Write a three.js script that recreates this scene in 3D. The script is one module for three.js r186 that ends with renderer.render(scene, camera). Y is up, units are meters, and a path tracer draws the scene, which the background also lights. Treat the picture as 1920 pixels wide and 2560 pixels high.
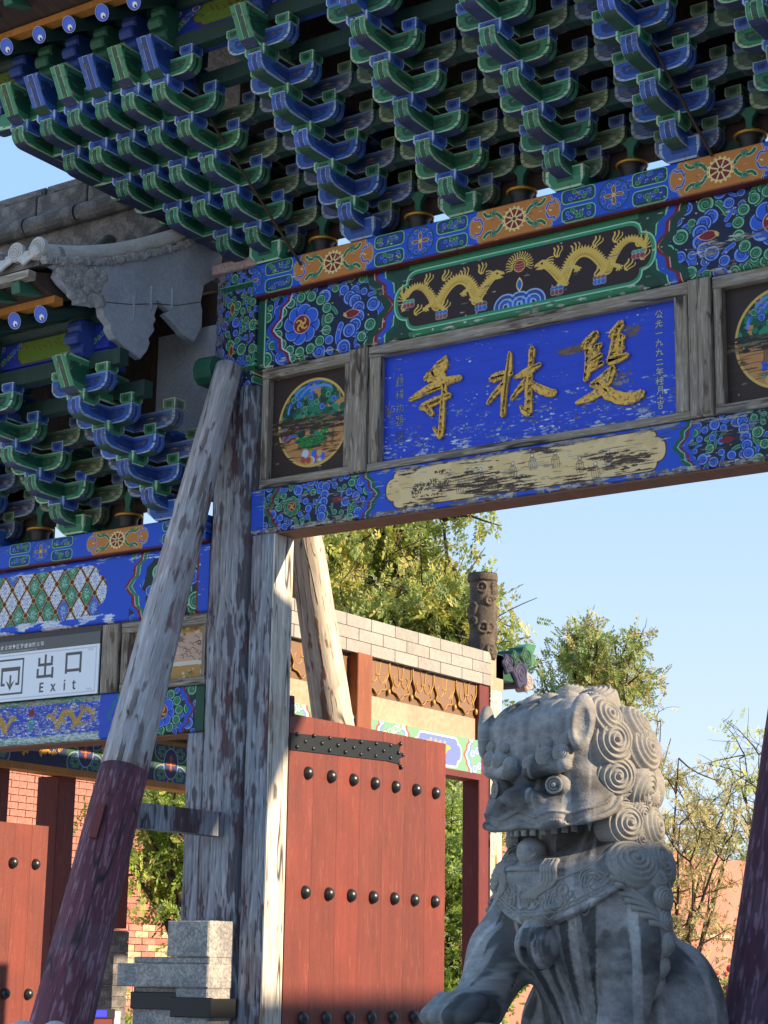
import * as THREE from 'three';
import { mergeGeometries, mergeVertices } from 'three/addons/utils/BufferGeometryUtils.js';

// ---------------------------------------------------------------- camera, sky, sun, exposure
const scene = new THREE.Scene();
const camera = new THREE.PerspectiveCamera(29.78, 0.75, 0.1, 400);
camera.position.set(7.234, 1.6, 9.268);
camera.rotation.set(0.237686, 0.605358, 0.0157274, 'YXZ');
const renderer = new THREE.WebGLRenderer();
renderer.toneMapping = THREE.LinearToneMapping;
renderer.toneMappingExposure = 1.95;
renderer.shadowMap.enabled = true;
{
  const W = 256, H = 128, d = new Float32Array(W * H * 4);
  for (let y = 0; y < H; y++) {
    const el = ((y + 0.5) / H - 0.5) * Math.PI, s = Math.max(0, Math.sin(el));
    const t = 1 - Math.pow(1 - s, 3.3);
    for (let x = 0; x < W; x++) {
      const i = (y * W + x) * 4;
      d[i] = 0.49 + (0.15 - 0.49) * t; d[i + 1] = 0.55 + (0.305 - 0.55) * t; d[i + 2] = 0.61 + (0.57 - 0.61) * t; d[i + 3] = 1;
      if (el < 0) { d[i] = 0.34; d[i + 1] = 0.32; d[i + 2] = 0.29; }
    }
  }
  const sky = new THREE.DataTexture(d, W, H, THREE.RGBAFormat, THREE.FloatType);
  sky.mapping = THREE.EquirectangularReflectionMapping; sky.magFilter = sky.minFilter = THREE.LinearFilter; sky.needsUpdate = true;
  scene.background = sky; scene.environment = sky;
}
const SUN_EL = 25 * Math.PI / 180, SUN_AZ = 16 * Math.PI / 180;
const sun = new THREE.DirectionalLight(new THREE.Color(1.0, 0.80, 0.56), 4.6);
const sunDir = new THREE.Vector3(Math.cos(SUN_EL) * Math.cos(SUN_AZ), Math.sin(SUN_EL), -Math.cos(SUN_EL) * Math.sin(SUN_AZ));
sun.position.copy(sunDir).multiplyScalar(40); sun.castShadow = true; sun.shadow.radius = 1.6;
sun.shadow.mapSize.set(4096, 4096);
Object.assign(sun.shadow.camera, { left: -25, right: 25, top: 20, bottom: -20, near: 1, far: 90 });
scene.add(sun, sun.target);

// ---------------------------------------------------------------- helpers
const V3 = THREE.Vector3, PI = Math.PI;
function rngOf(seed) { let a = seed >>> 0; return () => { a = (a + 0x6D2B79F5) >>> 0; let t = a; t = Math.imul(t ^ (t >>> 15), t | 1); t ^= t + Math.imul(t ^ (t >>> 7), t | 61); return ((t ^ (t >>> 14)) >>> 0) / 4294967296; }; }
const rnd = rngOf(7);
const used = new Map();
function numbered(n) { const k = used.get(n) || 0; used.set(n, k + 1); return k ? `${n}_${String(k).padStart(3, '0')}` : n; }
function finish(o) { o.traverse(m => { if (m.isMesh) { m.castShadow = m.receiveShadow = true; } }); return o; }
function thing(name, label, category, pos = [0, 0, 0], group) {
  const o = new THREE.Group(); o.name = numbered(name); o.position.set(...pos); scene.add(o);
  o.userData = { label, category }; if (group) o.userData.group = group; return o;
}
function part(name, geo, mat, parent) {
  const g = Array.isArray(geo) ? merge(geo) : geo; const m = new THREE.Mesh(g, mat); m.name = name; m.castShadow = m.receiveShadow = true; parent.add(m); return m;
}
function single(name, geo, mat, label, category, group) { const m = part(numbered(name), geo, mat, scene); m.userData = { label, category }; if (group) m.userData.group = group; return m; }
function struct(name, geo, mat) { const m = part(name, geo, mat, scene); m.userData = { kind: 'structure' }; return m; }
function copyOf(o, label) { const c = o.clone(); c.name = numbered(o.name.replace(/_\d{3}$/, '')); c.userData = { ...o.userData }; if (label) c.userData.label = label; scene.add(c); return c; }
function merge(list) {
  const ng = list.map(g => g.index ? g.toNonIndexed() : g);
  const keep = ['position', 'normal', 'uv']; const col = ng.every(g => g.attributes.color);
  for (const g of ng) { if (!g.attributes.uv) g.setAttribute('uv', new THREE.BufferAttribute(new Float32Array(g.attributes.position.count * 2), 2)); for (const k of Object.keys(g.attributes)) if (!keep.includes(k) && !(k === 'color' && col)) g.deleteAttribute(k); }
  return mergeGeometries(ng);
}
// box from min to max corner with uv in metres on every face and small chamfered look through real bevels when bev > 0
function bx(x0, x1, y0, y1, z0, z1, bev = 0) {
  if (x1 < x0) [x0, x1] = [x1, x0]; if (y1 < y0) [y0, y1] = [y1, y0]; if (z1 < z0) [z0, z1] = [z1, z0];
  if (!bev) { const g = new THREE.BoxGeometry(x1 - x0, y1 - y0, z1 - z0); g.translate((x0 + x1) / 2, (y0 + y1) / 2, (z0 + z1) / 2); return uvm(g); }
  const s = new THREE.Shape(); s.moveTo(x0 + bev, y0 + bev); s.lineTo(x1 - bev, y0 + bev); s.lineTo(x1 - bev, y1 - bev); s.lineTo(x0 + bev, y1 - bev); s.closePath();
  const g = new THREE.ExtrudeGeometry(s, { depth: z1 - z0 - 2 * bev, bevelEnabled: true, bevelThickness: bev, bevelSize: bev, bevelSegments: 1 });
  g.translate(0, 0, z0 + bev); return uvm(g);
}
// uv in metres, projected along each face's main axis
function uvm(g, ox = 0, oy = 0) {
  if (g.index) g = g.toNonIndexed(); g.computeVertexNormals();
  const p = g.attributes.position, n = g.attributes.normal, uv = new Float32Array(p.count * 2);
  for (let i = 0; i < p.count; i += 3) {
    let nx = 0, ny = 0, nz = 0; for (let k = 0; k < 3; k++) { nx += Math.abs(n.getX(i + k)); ny += Math.abs(n.getY(i + k)); nz += Math.abs(n.getZ(i + k)); }
    for (let k = 0; k < 3; k++) { const j = i + k, X = p.getX(j), Y = p.getY(j), Z = p.getZ(j);
      const [u, v] = nz >= nx && nz >= ny ? [X, Y] : nx >= ny ? [Z, Y] : [X, Z];
      uv[2 * j] = u + ox; uv[2 * j + 1] = v + oy; }
  }
  g.setAttribute('uv', new THREE.BufferAttribute(uv, 2)); return g;
}
// extrude a profile given as [a,b] pairs; axis 'x': a=z,b=y thickness along x; axis 'z': a=x,b=y thickness along z
function prism(pts, t, axis = 'x', bev = 0, raw = false) {
  const s = new THREE.Shape(); pts.forEach(([a, b], i) => i ? s.lineTo(a, b) : s.moveTo(a, b)); s.closePath();
  let g = new THREE.ExtrudeGeometry(s, bev ? { depth: t - 2 * bev, bevelEnabled: true, bevelThickness: bev, bevelSize: bev, bevelOffset: -bev, bevelSegments: 1 } : { depth: t, bevelEnabled: false });
  g.translate(0, 0, -t / 2 + (bev || 0));
  if (axis === 'x') { g.rotateY(-PI / 2); g.scale(1, 1, 1); }   // (a,b,t) -> (-t, b, a)
  return raw ? g : uvm(g);
}
function tube(pts, radii, seg = 8, mpu = 1) { // tapered tube through points, uv in metres
  const P = pts.map(p => p.isVector3 ? p : new V3(...p)), n = P.length, pos = [], uv = [], idx = []; let L = 0; let ref = new V3(0.31, 0.2, 0.93);
  for (let i = 0; i < n; i++) {
    const t = new V3().subVectors(P[Math.min(n - 1, i + 1)], P[Math.max(0, i - 1)]).normalize(); if (i) L += P[i].distanceTo(P[i - 1]);
    if (Math.abs(t.dot(ref)) > 0.95) ref = new V3(1, 0.1, 0);
    const a = new V3().crossVectors(t, ref).normalize(), b = new V3().crossVectors(t, a); const r = Array.isArray(radii) ? radii[i] : radii;
    for (let k = 0; k <= seg; k++) { const q = k / seg * 2 * PI, c = Math.cos(q) * r, s = Math.sin(q) * r; pos.push(P[i].x + a.x * c + b.x * s, P[i].y + a.y * c + b.y * s, P[i].z + a.z * c + b.z * s); uv.push(k / seg * 2 * PI * 0.1, L * mpu); }
  }
  for (let i = 0; i < n - 1; i++) for (let k = 0; k < seg; k++) { const a = i * (seg + 1) + k, b = a + 1, c = a + seg + 1, d = c + 1; idx.push(a, c, b, b, c, d); }
  for (const [e, i0] of [[0, 0], [n - 1, (n - 1) * (seg + 1)]]) { const ci = pos.length / 3; pos.push(P[e].x, P[e].y, P[e].z); uv.push(0, 0); for (let k = 0; k < seg; k++) e ? idx.push(ci, i0 + k + 1, i0 + k) : idx.push(ci, i0 + k, i0 + k + 1); }
  const g = new THREE.BufferGeometry(); g.setAttribute('position', new THREE.Float32BufferAttribute(pos, 3)); g.setAttribute('uv', new THREE.Float32BufferAttribute(uv, 2)); g.setIndex(idx); g.computeVertexNormals(); return g;
}
// ---------------------------------------------------------------- noise and textures
function hash(ix, iy, s) { let h = Math.imul(ix, 374761393) + Math.imul(iy, 668265263) + Math.imul(s, 1442695041); h = Math.imul(h ^ (h >>> 13), 1274126177); return ((h ^ (h >>> 16)) >>> 0) / 4294967296; }
function vn(x, y, px, py, s) { const ix = Math.floor(x), iy = Math.floor(y); let fx = x - ix, fy = y - iy; fx = fx * fx * (3 - 2 * fx); fy = fy * fy * (3 - 2 * fy); const m = (v, p) => ((v % p) + p) % p;
  const a = hash(m(ix, px), m(iy, py), s), b = hash(m(ix + 1, px), m(iy, py), s), c = hash(m(ix, px), m(iy + 1, py), s), d = hash(m(ix + 1, px), m(iy + 1, py), s);
  return (a + (b - a) * fx) * (1 - fy) + (c + (d - c) * fx) * fy; }
function fbm(u, v, px, py, s, oct = 4) { let r = 0, a = 0.5, t = 0; for (let i = 0; i < oct; i++) { r += a * vn(u * px, v * py, px, py, s + i * 17); t += a; a *= 0.5; px *= 2; py *= 2; } return r / t; }
const sm = (a, b, x) => { const t = Math.min(1, Math.max(0, (x - a) / (b - a))); return t * t * (3 - 2 * t); };
const mix3 = (a, b, t) => [a[0] + (b[0] - a[0]) * t, a[1] + (b[1] - a[1]) * t, a[2] + (b[2] - a[2]) * t];
function dataTex(w, h, fn, size, srgb = true) { // fn(u,v)->[r,g,b] 0..255 ; size = metres [x,y] that one repeat covers
  const d = new Uint8Array(w * h * 4);
  for (let y = 0; y < h; y++) for (let x = 0; x < w; x++) { const c = fn(x / w, y / h), i = (y * w + x) * 4; d[i] = c[0]; d[i + 1] = c[1]; d[i + 2] = c[2]; d[i + 3] = 255; }
  const t = new THREE.DataTexture(d, w, h); t.wrapS = t.wrapT = THREE.RepeatWrapping; t.magFilter = t.minFilter = THREE.LinearFilter; if (srgb) t.colorSpace = THREE.SRGBColorSpace; if (size) t.repeat.set(1 / size[0], 1 / size[1]); t.needsUpdate = true; return t;
}
function pairTex(w, h, fn, size) { // fn -> [r,g,b,height]; returns colour and bump textures
  const hs = new Float32Array(w * h); const map = dataTex(w, h, (u, v) => { const c = fn(u, v); hs[Math.round(v * h) * w + Math.round(u * w)] = c[3]; return c; }, size);
  const bump = dataTex(w, h, (u, v) => { const q = Math.max(0, Math.min(255, hs[Math.round(v * h) * w + Math.round(u * w)] * 255)); return [q, q, q]; }, size, false);
  return { map, bump };
}
function canvas(w, h, draw) { const c = document.createElement('canvas'); c.width = w; c.height = h; const g = c.getContext('2d'); draw(g, w, h); return c; }
function canTex(c) { const t = new THREE.CanvasTexture(c); t.colorSpace = THREE.SRGBColorSpace; t.magFilter = THREE.LinearFilter; t.minFilter = THREE.LinearFilter; return t; }
const std = (o) => new THREE.MeshStandardMaterial({ roughness: 0.8, metalness: 0, ...o });
// ---------------------------------------------------------------- plain surface materials
const M = {};
{
  // peeling grey paint over dark weathered timber, grain along v
  const peel = (paint, under, accent, seed, cover, W = 320, H = 640) => pairTex(W, H, (u, v) => {
    const grain = fbm(u, v, 48, 6, seed, 3), fine = fbm(u, v, 150, 24, seed + 5, 2), big = fbm(u, v, 6, 3, seed + 9, 3), flake = 0.55 * fbm(u, v, 14, 9, seed + 3, 4) + 0.45 * fbm(u, v, 46, 22, seed + 13, 3);
    const warp = u + 0.012 * (fbm(u, v, 4, 5, seed + 21, 3) - 0.5);
    const crack = Math.max(sm(0.03, 0.0, Math.abs(fbm(warp, v, 11, 2, seed + 31, 2) - 0.5)) * sm(0.40, 0.6, fbm(u, v, 6, 7, seed + 41, 2)), 0.8 * sm(0.05, 0.0, Math.abs(fbm(warp, v, 40, 4, seed + 61, 1) - 0.5)) * sm(0.5, 0.7, fbm(u, v, 12, 14, seed + 71, 2)));
    const k = sm(-0.035, 0.035, flake * 0.6 + big * 0.4 + grain * 0.16 - cover), hi = sm(0.62, 0.7, fine) * 0.25;
    let c = mix3(under, paint, k); const a = sm(0.60, 0.66, fbm(u, v, 4, 5, seed + 51, 4)); c = mix3(c, accent, a * (0.25 + 0.5 * (1 - k)));
    c = mix3(c, [212, 214, 216], hi * k); const s = 0.78 + 0.34 * grain + 0.2 * (fine - 0.5); c = [c[0] * s, c[1] * s, c[2] * s]; c = mix3(c, [40, 35, 36], crack * 0.8);
    return [c[0], c[1], c[2], 0.45 + 0.3 * k + 0.18 * grain - 0.45 * crack];
  }, [0.9, 1.8]);
  const mk = (t, b, r = 0.85) => std({ map: t.map, bumpMap: t.bump, bumpScale: b, roughness: r });
  M.pillar = mk(peel([154, 156, 160], [102, 96, 100], [92, 62, 64], 11, 0.55), 0.010);
  M.brace = mk(peel([182, 177, 175], [138, 128, 124], [126, 92, 92], 23, 0.45), 0.014);
  M.braceRed = mk(peel([112, 62, 72], [98, 56, 62], [120, 116, 122], 37, 0.44), 0.010);
  M.cream = mk(peel([226, 217, 198], [176, 156, 130], [190, 150, 116], 43, 0.38), 0.006);
  M.backBrace = mk(peel([216, 202, 180], [166, 126, 104], [160, 96, 78], 57, 0.44), 0.008);
  M.frameWood = mk(peel([152, 139, 120], [112, 97, 80], [168, 164, 156], 61, 0.46), 0.004);
  { const t = M.frameWood; M.frameWoodH = std({ map: t.map.clone(), bumpMap: t.bumpMap.clone(), bumpScale: 0.004, roughness: 0.85 }); for (const q of [M.frameWoodH.map, M.frameWoodH.bumpMap]) { q.rotation = PI / 2; q.needsUpdate = true; } }
  const red = (c, seed) => pairTex(512, 512, (u, v) => { const g = fbm(u, v, 60, 3, seed, 3), b = fbm(u, v, 6, 3, seed + 7, 4), n = fbm(u, v, 90, 60, seed + 9, 2); const s = 0.9 + 0.12 * g + 0.22 * (b - 0.5) + 0.06 * (n - 0.5); const w = sm(0.68, 0.76, fbm(u, v, 60, 9, seed + 13, 3)) * 0.12; const q = mix3([c[0] * s, c[1] * s, c[2] * s], [200, 150, 128], w); return [...q, g * 0.6 + n * 0.3]; }, [1, 1]);
  M.door = mk(red([128, 58, 43], 71), 0.0025, 0.55);
  M.redPost = mk(red([112, 40, 34], 79), 0.003, 0.6);
  M.orangePost = mk(red([150, 84, 50], 83), 0.003, 0.6);
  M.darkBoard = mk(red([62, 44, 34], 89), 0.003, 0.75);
  M.underBeam = mk(red([128, 84, 58], 97), 0.004, 0.8);
  const stone = (c, c2, seed, sz, pit, ct = 0.4) => pairTex(512, 512, (u, v) => { const a = fbm(u, v, 6, 6, seed, 5), p = fbm(u, v, 64, 64, seed + 3, 3), q = fbm(u, v, 30, 80, seed + 6, 2); const k = sm(0.3, 0.72, a * 0.7 + p * 0.3); const s = 1 + ct * (p - 0.5); const cc = mix3(c, c2, k); return [cc[0] * s, cc[1] * s, cc[2] * s, 0.5 * p + pit * q]; }, [sz, sz]);
  M.stone = mk(stone([142, 140, 138], [178, 172, 162], 101, 0.7, 0.5), 0.0028, 0.9);
  M.pave = mk(stone([198, 190, 174], [214, 206, 190], 107, 2.2, 0.2), 0.002, 0.9);
  M.tile = mk(stone([88, 86, 84], [134, 130, 124], 113, 0.5, 0.2, 0.2), 0.0015, 0.85);
  M.tileLight = mk(stone([184, 180, 172], [202, 196, 186], 127, 0.5, 0.2, 0.2), 0.0015, 0.85);
  M.greyBoard = mk(stone([150, 154, 160], [166, 170, 176], 131, 0.9, 0.1, 0.08), 0.003, 0.8);
  M.mortar = mk(stone([132, 128, 124], [176, 170, 162], 137, 0.25, 0.6), 0.003, 0.95);
  M.brickTan = mk(stone([160, 155, 146], [172, 167, 158], 139, 1.5, 0.1, 0.08), 0.002, 0.75);
  M.brickTan2 = mk(stone([152, 147, 138], [164, 159, 150], 149, 1.5, 0.1, 0.08), 0.002, 0.75);
  M.plaster = mk(stone([166, 152, 126], [178, 166, 140], 151, 2.0, 0.05, 0.08), 0.002, 0.85);
  M.brickRed = ['a', 'b', 'c'].map((_, i) => mk(stone([[166, 108, 94], [176, 116, 100], [156, 98, 86]][i], [[182, 126, 110], [190, 136, 118], [172, 114, 102]][i], 157 + i * 6, 0.5, 0.2), 0.0015, 0.9));
  M.brickPale = mk(stone([176, 150, 118], [206, 190, 156], 179, 0.5, 0.3), 0.002, 0.9);
  M.wallRed = mk(stone([170, 116, 98], [182, 126, 106], 191, 3.0, 0.1, 0.08), 0.003, 0.9);
  M.plum = mk(peel([86, 46, 62], [70, 40, 50], [120, 118, 124], 197, 0.40), 0.008);
  M.pinkCap = mk(stone([176, 146, 138], [190, 162, 152], 199, 0.5, 0.2), 0.003, 0.8);
  M.iron = std({ color: 0x2c3134, roughness: 0.5, metalness: 0.6 });
  M.stud = std({ color: 0x4a4846, roughness: 0.36, metalness: 0.75 });
  M.blackBand = std({ color: 0x16171a, roughness: 0.5 });
  M.rod = std({ color: 0x4a3a2e, roughness: 0.7, metalness: 0.4 });
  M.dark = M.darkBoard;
  { const w = red([225, 225, 225], 211), q = (r, g, b) => std({ map: w.map, bumpMap: w.bump, bumpScale: 0.003, roughness: 0.6, color: new THREE.Color(`rgb(${r},${g},${b})`) }); M.bluePlain = q(48, 78, 158); M.greenPlain = q(50, 112, 84); M.yellowBoard = q(196, 128, 50); M.greenDark = q(38, 70, 60); }
  M.gold = std({ color: 0xc08a2e, roughness: 0.42, metalness: 0.55 });
}
// ---------------------------------------------------------------- painted timber ornament
const C = { blue: '#1d4fc4', blueD: '#10236f', navy: '#0c1334', green: '#1f6f4c', greenD: '#0c3a2c', greenL: '#86c49a', blueL: '#a9c0ea', red: '#7d1d22', ochre: '#b9722f', gold: '#e0bb55', goldD: '#a87c2c', cream: '#e2cf9a', white: '#e9ebe6', brown: '#2a1a14', orange: '#c98238' };
const GR = { c: '#237a56', l: '#8fc9a2', d: '#0a2c22' }, BL = { c: '#2a5fd4', l: '#86a6e6', d: '#0c1540' };
function disc(g, x, y, r, f) { g.fillStyle = f; g.beginPath(); g.arc(x, y, r, 0, 7); g.fill(); }
function curl(g, x, y, r, p, dir = 1, rot = 0) {
  disc(g, x, y, r * 1.14, p.d); disc(g, x, y, r, p.c);
  g.strokeStyle = p.l; g.lineWidth = r * 0.17; g.beginPath(); g.arc(x, y, r * 0.86, 0, 7); g.stroke();
  const sp = (w, col, o) => { g.strokeStyle = col; g.lineWidth = w; g.lineCap = 'round'; g.beginPath(); for (let i = 0; i <= 26; i++) { const t = i / 26, a = rot + dir * t * 9.2, q = r * (0.80 - 0.66 * t) + o; const X = x + Math.cos(a) * q, Y = y + Math.sin(a) * q; i ? g.lineTo(X, Y) : g.moveTo(X, Y); } g.stroke(); };
  sp(r * 0.13, p.d, 0); sp(r * 0.07, p.l, r * 0.09);
}
function drop(g, x, y, s, a, f) { g.save(); g.translate(x, y); g.rotate(a); g.fillStyle = f; g.beginPath(); g.moveTo(-s, 0); g.quadraticCurveTo(0, -s * 0.9, s, 0); g.quadraticCurveTo(0, s * 0.9, -s, 0); g.fill(); g.restore(); }
function lotus(g, x, y, r, rr, petal = BL) {
  const n = 8; for (let i = 0; i < n; i++) { const a = i / n * 2 * PI + 0.2; disc(g, x + Math.cos(a) * r * 0.6, y + Math.sin(a) * r * 0.6, r * 0.43, petal.d); disc(g, x + Math.cos(a) * r * 0.6, y + Math.sin(a) * r * 0.6, r * 0.38, petal.c); g.strokeStyle = petal.l; g.lineWidth = r * 0.05; g.beginPath(); g.arc(x + Math.cos(a) * r * 0.6, y + Math.sin(a) * r * 0.6, r * 0.36, a - 1.5, a + 1.5); g.stroke(); }
  disc(g, x, y, r * 0.46, '#e8b0a0'); disc(g, x, y, r * 0.42, C.red);
  g.strokeStyle = C.gold; g.lineWidth = r * 0.08; for (let i = 0; i < 4; i++) { const a = i * PI / 2 + 0.5; g.beginPath(); g.arc(x + Math.cos(a) * r * 0.19, y + Math.sin(a) * r * 0.19, r * 0.12, a, a + 4.2); g.stroke(); }
}
function scrollPatch(g, x0, y0, w, h, seed, rad, opts = {}) {
  const R = rngOf(seed); g.save(); g.beginPath(); g.rect(x0, y0, w, h); g.clip(); g.fillStyle = opts.bg || '#101a3c'; g.fillRect(x0, y0, w, h);
  const pts = (opts.keep || []).map(k => ({ x: k[0], y: k[1], r: k[2] })); const own = [];
  for (let t = 0; t < 2600; t++) { const r = rad * (0.5 + 0.7 * R()), x = x0 + R() * w, y = y0 + R() * h; if ([...pts, ...own].every(q => Math.hypot(q.x - x, q.y - y) > (q.r + r) * 1.08)) own.push({ x, y, r }); }
  for (const q of own) { const f = fbm(q.x / 900, q.y / 900, 14, 14, seed, 2); const p = f + (R() - 0.5) * 0.5 > 0.5 ? GR : BL;
    // tail sweeping away from the curl
    const a = R() * 6.28; g.strokeStyle = p.d; g.lineWidth = q.r * 0.95; g.lineCap = 'round'; g.beginPath(); g.moveTo(q.x, q.y); g.quadraticCurveTo(q.x + Math.cos(a) * q.r * 1.6, q.y + Math.sin(a) * q.r * 1.6, q.x + Math.cos(a + 1.0) * q.r * 3, q.y + Math.sin(a + 1.0) * q.r * 3); g.stroke(); g.strokeStyle = p.l; g.lineWidth = q.r * 0.78; g.stroke(); g.strokeStyle = p.c; g.lineWidth = q.r * 0.56; g.stroke(); }
  for (const q of own) { const f = fbm(q.x / 900, q.y / 900, 14, 14, seed, 2); curl(g, q.x, q.y, q.r, f + (R() - 0.5) * 0.3 > 0.5 ? GR : BL, R() < 0.5 ? 1 : -1, R() * 6.28); }
  for (let i = 0; i < own.length * 0.8; i++) { drop(g, x0 + R() * w, y0 + R() * h, rad * 0.2, R() * 6, R() < 0.8 ? '#e6cd70' : '#c98a5a'); }
  g.restore();
}
function chevron(g, x, y0, h, dir, bands) { // wavy upright boundary, bands = [[offset,width,colour]]
  for (const [o, w, col] of bands) { g.strokeStyle = col; g.lineWidth = w; g.lineJoin = 'round'; g.beginPath(); const q = [[0.34, 0], [0.3, 0.14], [0.12, 0.22], [0.1, 0.36], [-0.02, 0.42], [-0.12, 0.5], [-0.02, 0.58], [0.1, 0.64], [0.12, 0.78], [0.3, 0.86], [0.34, 1]]; q.forEach(([a, b], i) => { const X = x + dir * (a * h * 0.62) + o * dir, Y = y0 + b * h; i ? g.lineTo(X, Y) : g.moveTo(X, Y); }); g.stroke(); }
}
function cartouche(g, x0, x1, y0, y1) { const h = y1 - y0, r = h * 0.2; g.beginPath(); g.moveTo(x0 + h * 0.45, y0); g.lineTo(x1 - h * 0.45, y0); g.quadraticCurveTo(x1 - h * 0.22, y0, x1 - h * 0.22, y0 + r); g.quadraticCurveTo(x1, y0 + r * 1.1, x1, y0 + h / 2); g.quadraticCurveTo(x1, y1 - r * 1.1, x1 - h * 0.22, y1 - r); g.quadraticCurveTo(x1 - h * 0.22, y1, x1 - h * 0.45, y1); g.lineTo(x0 + h * 0.45, y1); g.quadraticCurveTo(x0 + h * 0.22, y1, x0 + h * 0.22, y1 - r); g.quadraticCurveTo(x0, y1 - r * 1.1, x0, y0 + h / 2); g.quadraticCurveTo(x0, y0 + r * 1.1, x0 + h * 0.22, y0 + r); g.quadraticCurveTo(x0 + h * 0.22, y0, x0 + h * 0.45, y0); g.closePath(); }
function flames(g, x, y, s, a, col) { g.save(); g.translate(x, y); g.rotate(a); g.strokeStyle = col; g.lineCap = 'round'; for (let i = 0; i < 3; i++) { g.lineWidth = s * (0.16 - 0.03 * i); g.beginPath(); const o = (i - 1) * s * 0.34; g.moveTo(o * 0.3, s * 0.35); g.bezierCurveTo(o - s * 0.25, 0, o + s * 0.3, -s * 0.15, o + s * 0.05, -s * (0.6 - 0.12 * Math.abs(i - 1))); g.stroke(); } g.restore(); }
function dragon(g, x, y, s, flip, col = C.gold, dk = C.goldD) { // about 4.4 s long, 1.6 s high, head towards -x
  g.save(); g.translate(x, y); g.scale(flip ? -s : s, s); g.lineCap = 'round'; g.lineJoin = 'round';
  const P = t => [-1.7 + 3.9 * t + 0.16 * Math.sin(t * 14), 0.5 * Math.sin(t * 13.2 - 0.9) * (0.85 + 0.2 * t) - 0.06 * t]; const N = 70;
  for (let i = 0; i < N; i++) { const t = i / N, [a, b] = P(t), [c, d] = P(t + 0.02); const dx = c - a, dy = d - b, L = Math.hypot(dx, dy) || 1; const w = 0.4 * Math.min(1, 0.62 + t * 2.2) * (1 - Math.pow(t, 3) * 0.66); g.fillStyle = col; g.beginPath(); g.moveTo(a + dy / L * w * 0.4, b - dx / L * w * 0.4); g.lineTo(a + dy / L * (w * 0.5 + 0.13) + dx * 0.6, b - dx / L * (w * 0.5 + 0.13) + dy * 0.6); g.lineTo(c + dy / L * w * 0.4, d - dx / L * w * 0.4); g.fill(); }
  for (let i = 0; i < N; i++) { const t = i / N, [a, b] = P(t), [c, d] = P(t + 0.018); g.strokeStyle = col; g.lineWidth = 0.4 * Math.min(1, 0.62 + t * 2.2) * (1 - Math.pow(t, 3) * 0.66); g.beginPath(); g.moveTo(a, b); g.lineTo(c, d); g.stroke(); }
  g.strokeStyle = dk; g.lineWidth = 0.018; for (let i = 3; i < N - 6; i++) { const t = i / N, [a, b] = P(t); g.beginPath(); g.arc(a, b, 0.1, 0.5, 3.4); g.stroke(); }
  // legs with claws
  for (const [t, a] of [[0.2, 2.2], [0.34, 0.9], [0.62, 2.3], [0.76, 0.8]]) { const [a0, b0] = P(t), ex = a0 + Math.cos(a) * 0.34, ey = b0 + Math.sin(a) * 0.36; g.strokeStyle = col; g.lineWidth = 0.16; g.beginPath(); g.moveTo(a0, b0); g.quadraticCurveTo(a0 + Math.cos(a + 0.8) * 0.3, b0 + 0.2, ex, ey); g.stroke(); g.lineWidth = 0.07; for (let k = -1; k < 3; k++) { g.beginPath(); g.moveTo(ex, ey); g.lineTo(ex + Math.cos(a + k * 0.6) * 0.17, ey + Math.sin(a + k * 0.6) * 0.17); g.stroke(); } }
  // head, mane, horns, tail tuft
  const [hx, hy] = P(0); g.fillStyle = col; g.beginPath(); g.moveTo(hx + 0.22, hy - 0.16); g.lineTo(hx - 0.05, hy - 0.22); g.lineTo(hx - 0.34, hy - 0.08); g.lineTo(hx - 0.4, hy + 0.02); g.lineTo(hx - 0.18, hy + 0.03); g.lineTo(hx - 0.34, hy + 0.14); g.lineTo(hx - 0.08, hy + 0.18); g.lineTo(hx + 0.2, hy + 0.14); g.fill(); disc(g, hx - 0.06, hy - 0.07, 0.045, C.brown);
  g.strokeStyle = col; g.lineWidth = 0.05; for (let i = 0; i < 5; i++) { g.beginPath(); g.moveTo(hx + 0.1, hy - 0.14 + i * 0.07); g.quadraticCurveTo(hx + 0.3, hy - 0.3 + i * 0.1, hx + 0.42, hy - 0.24 + i * 0.12); g.stroke(); }
  const [tx, ty] = P(1); for (let i = -2; i < 3; i++) { g.beginPath(); g.moveTo(tx, ty); g.quadraticCurveTo(tx + 0.16, ty - 0.1 + i * 0.1, tx + 0.2 + 0.05 * i, ty - 0.28 + i * 0.16); g.stroke(); }
  g.restore();
  for (const [a, b] of [[-1.1, -0.7], [-0.35, -0.66], [0.5, -0.74], [1.3, -0.76], [2.2, -0.4], [-0.8, 0.52], [0.55, 0.5], [1.75, 0.45], [2.35, 0.15]]) flames(g, x + (flip ? -a : a) * s, y + b * s, s * 0.46, (a % 1) * 0.8, col);
}
// flakes and scratches: matter lost along the grain, over a whole canvas or a part of it
function weather(g, x0, y0, w, h, n, seed, cols, o = {}) {
  const R = rngOf(seed), len = o.len || 22, th = o.th || 2.2, thr = o.thr ?? 0.52, s = o.scale || 300;
  for (let i = 0; i < n; i++) { const x = x0 + R() * w, y = y0 + R() * h, m = fbm(x / s, y / s * 2, 4, 4, seed, 3); if (m < thr + 0.1 * R()) continue;
    g.fillStyle = cols[Math.floor(R() * cols.length)]; g.globalAlpha = 0.6 + 0.4 * R(); g.beginPath(); const L = len * (0.25 + R() * R() * 1.7), T = th * (0.4 + R() * 1.3), k = 5 + Math.floor(L / 5); for (let j = 0; j <= k; j++) { const t = j / k, X = x + (t - 0.5) * L, Y = y - T * Math.sin(t * PI) * (0.4 + R()); j ? g.lineTo(X, Y) : g.moveTo(X, Y); } for (let j = k; j >= 0; j--) { const t = j / k; g.lineTo(x + (t - 0.5) * L, y + T * Math.sin(t * PI) * (0.4 + R())); } g.fill(); }
  g.globalAlpha = 1;
}
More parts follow.
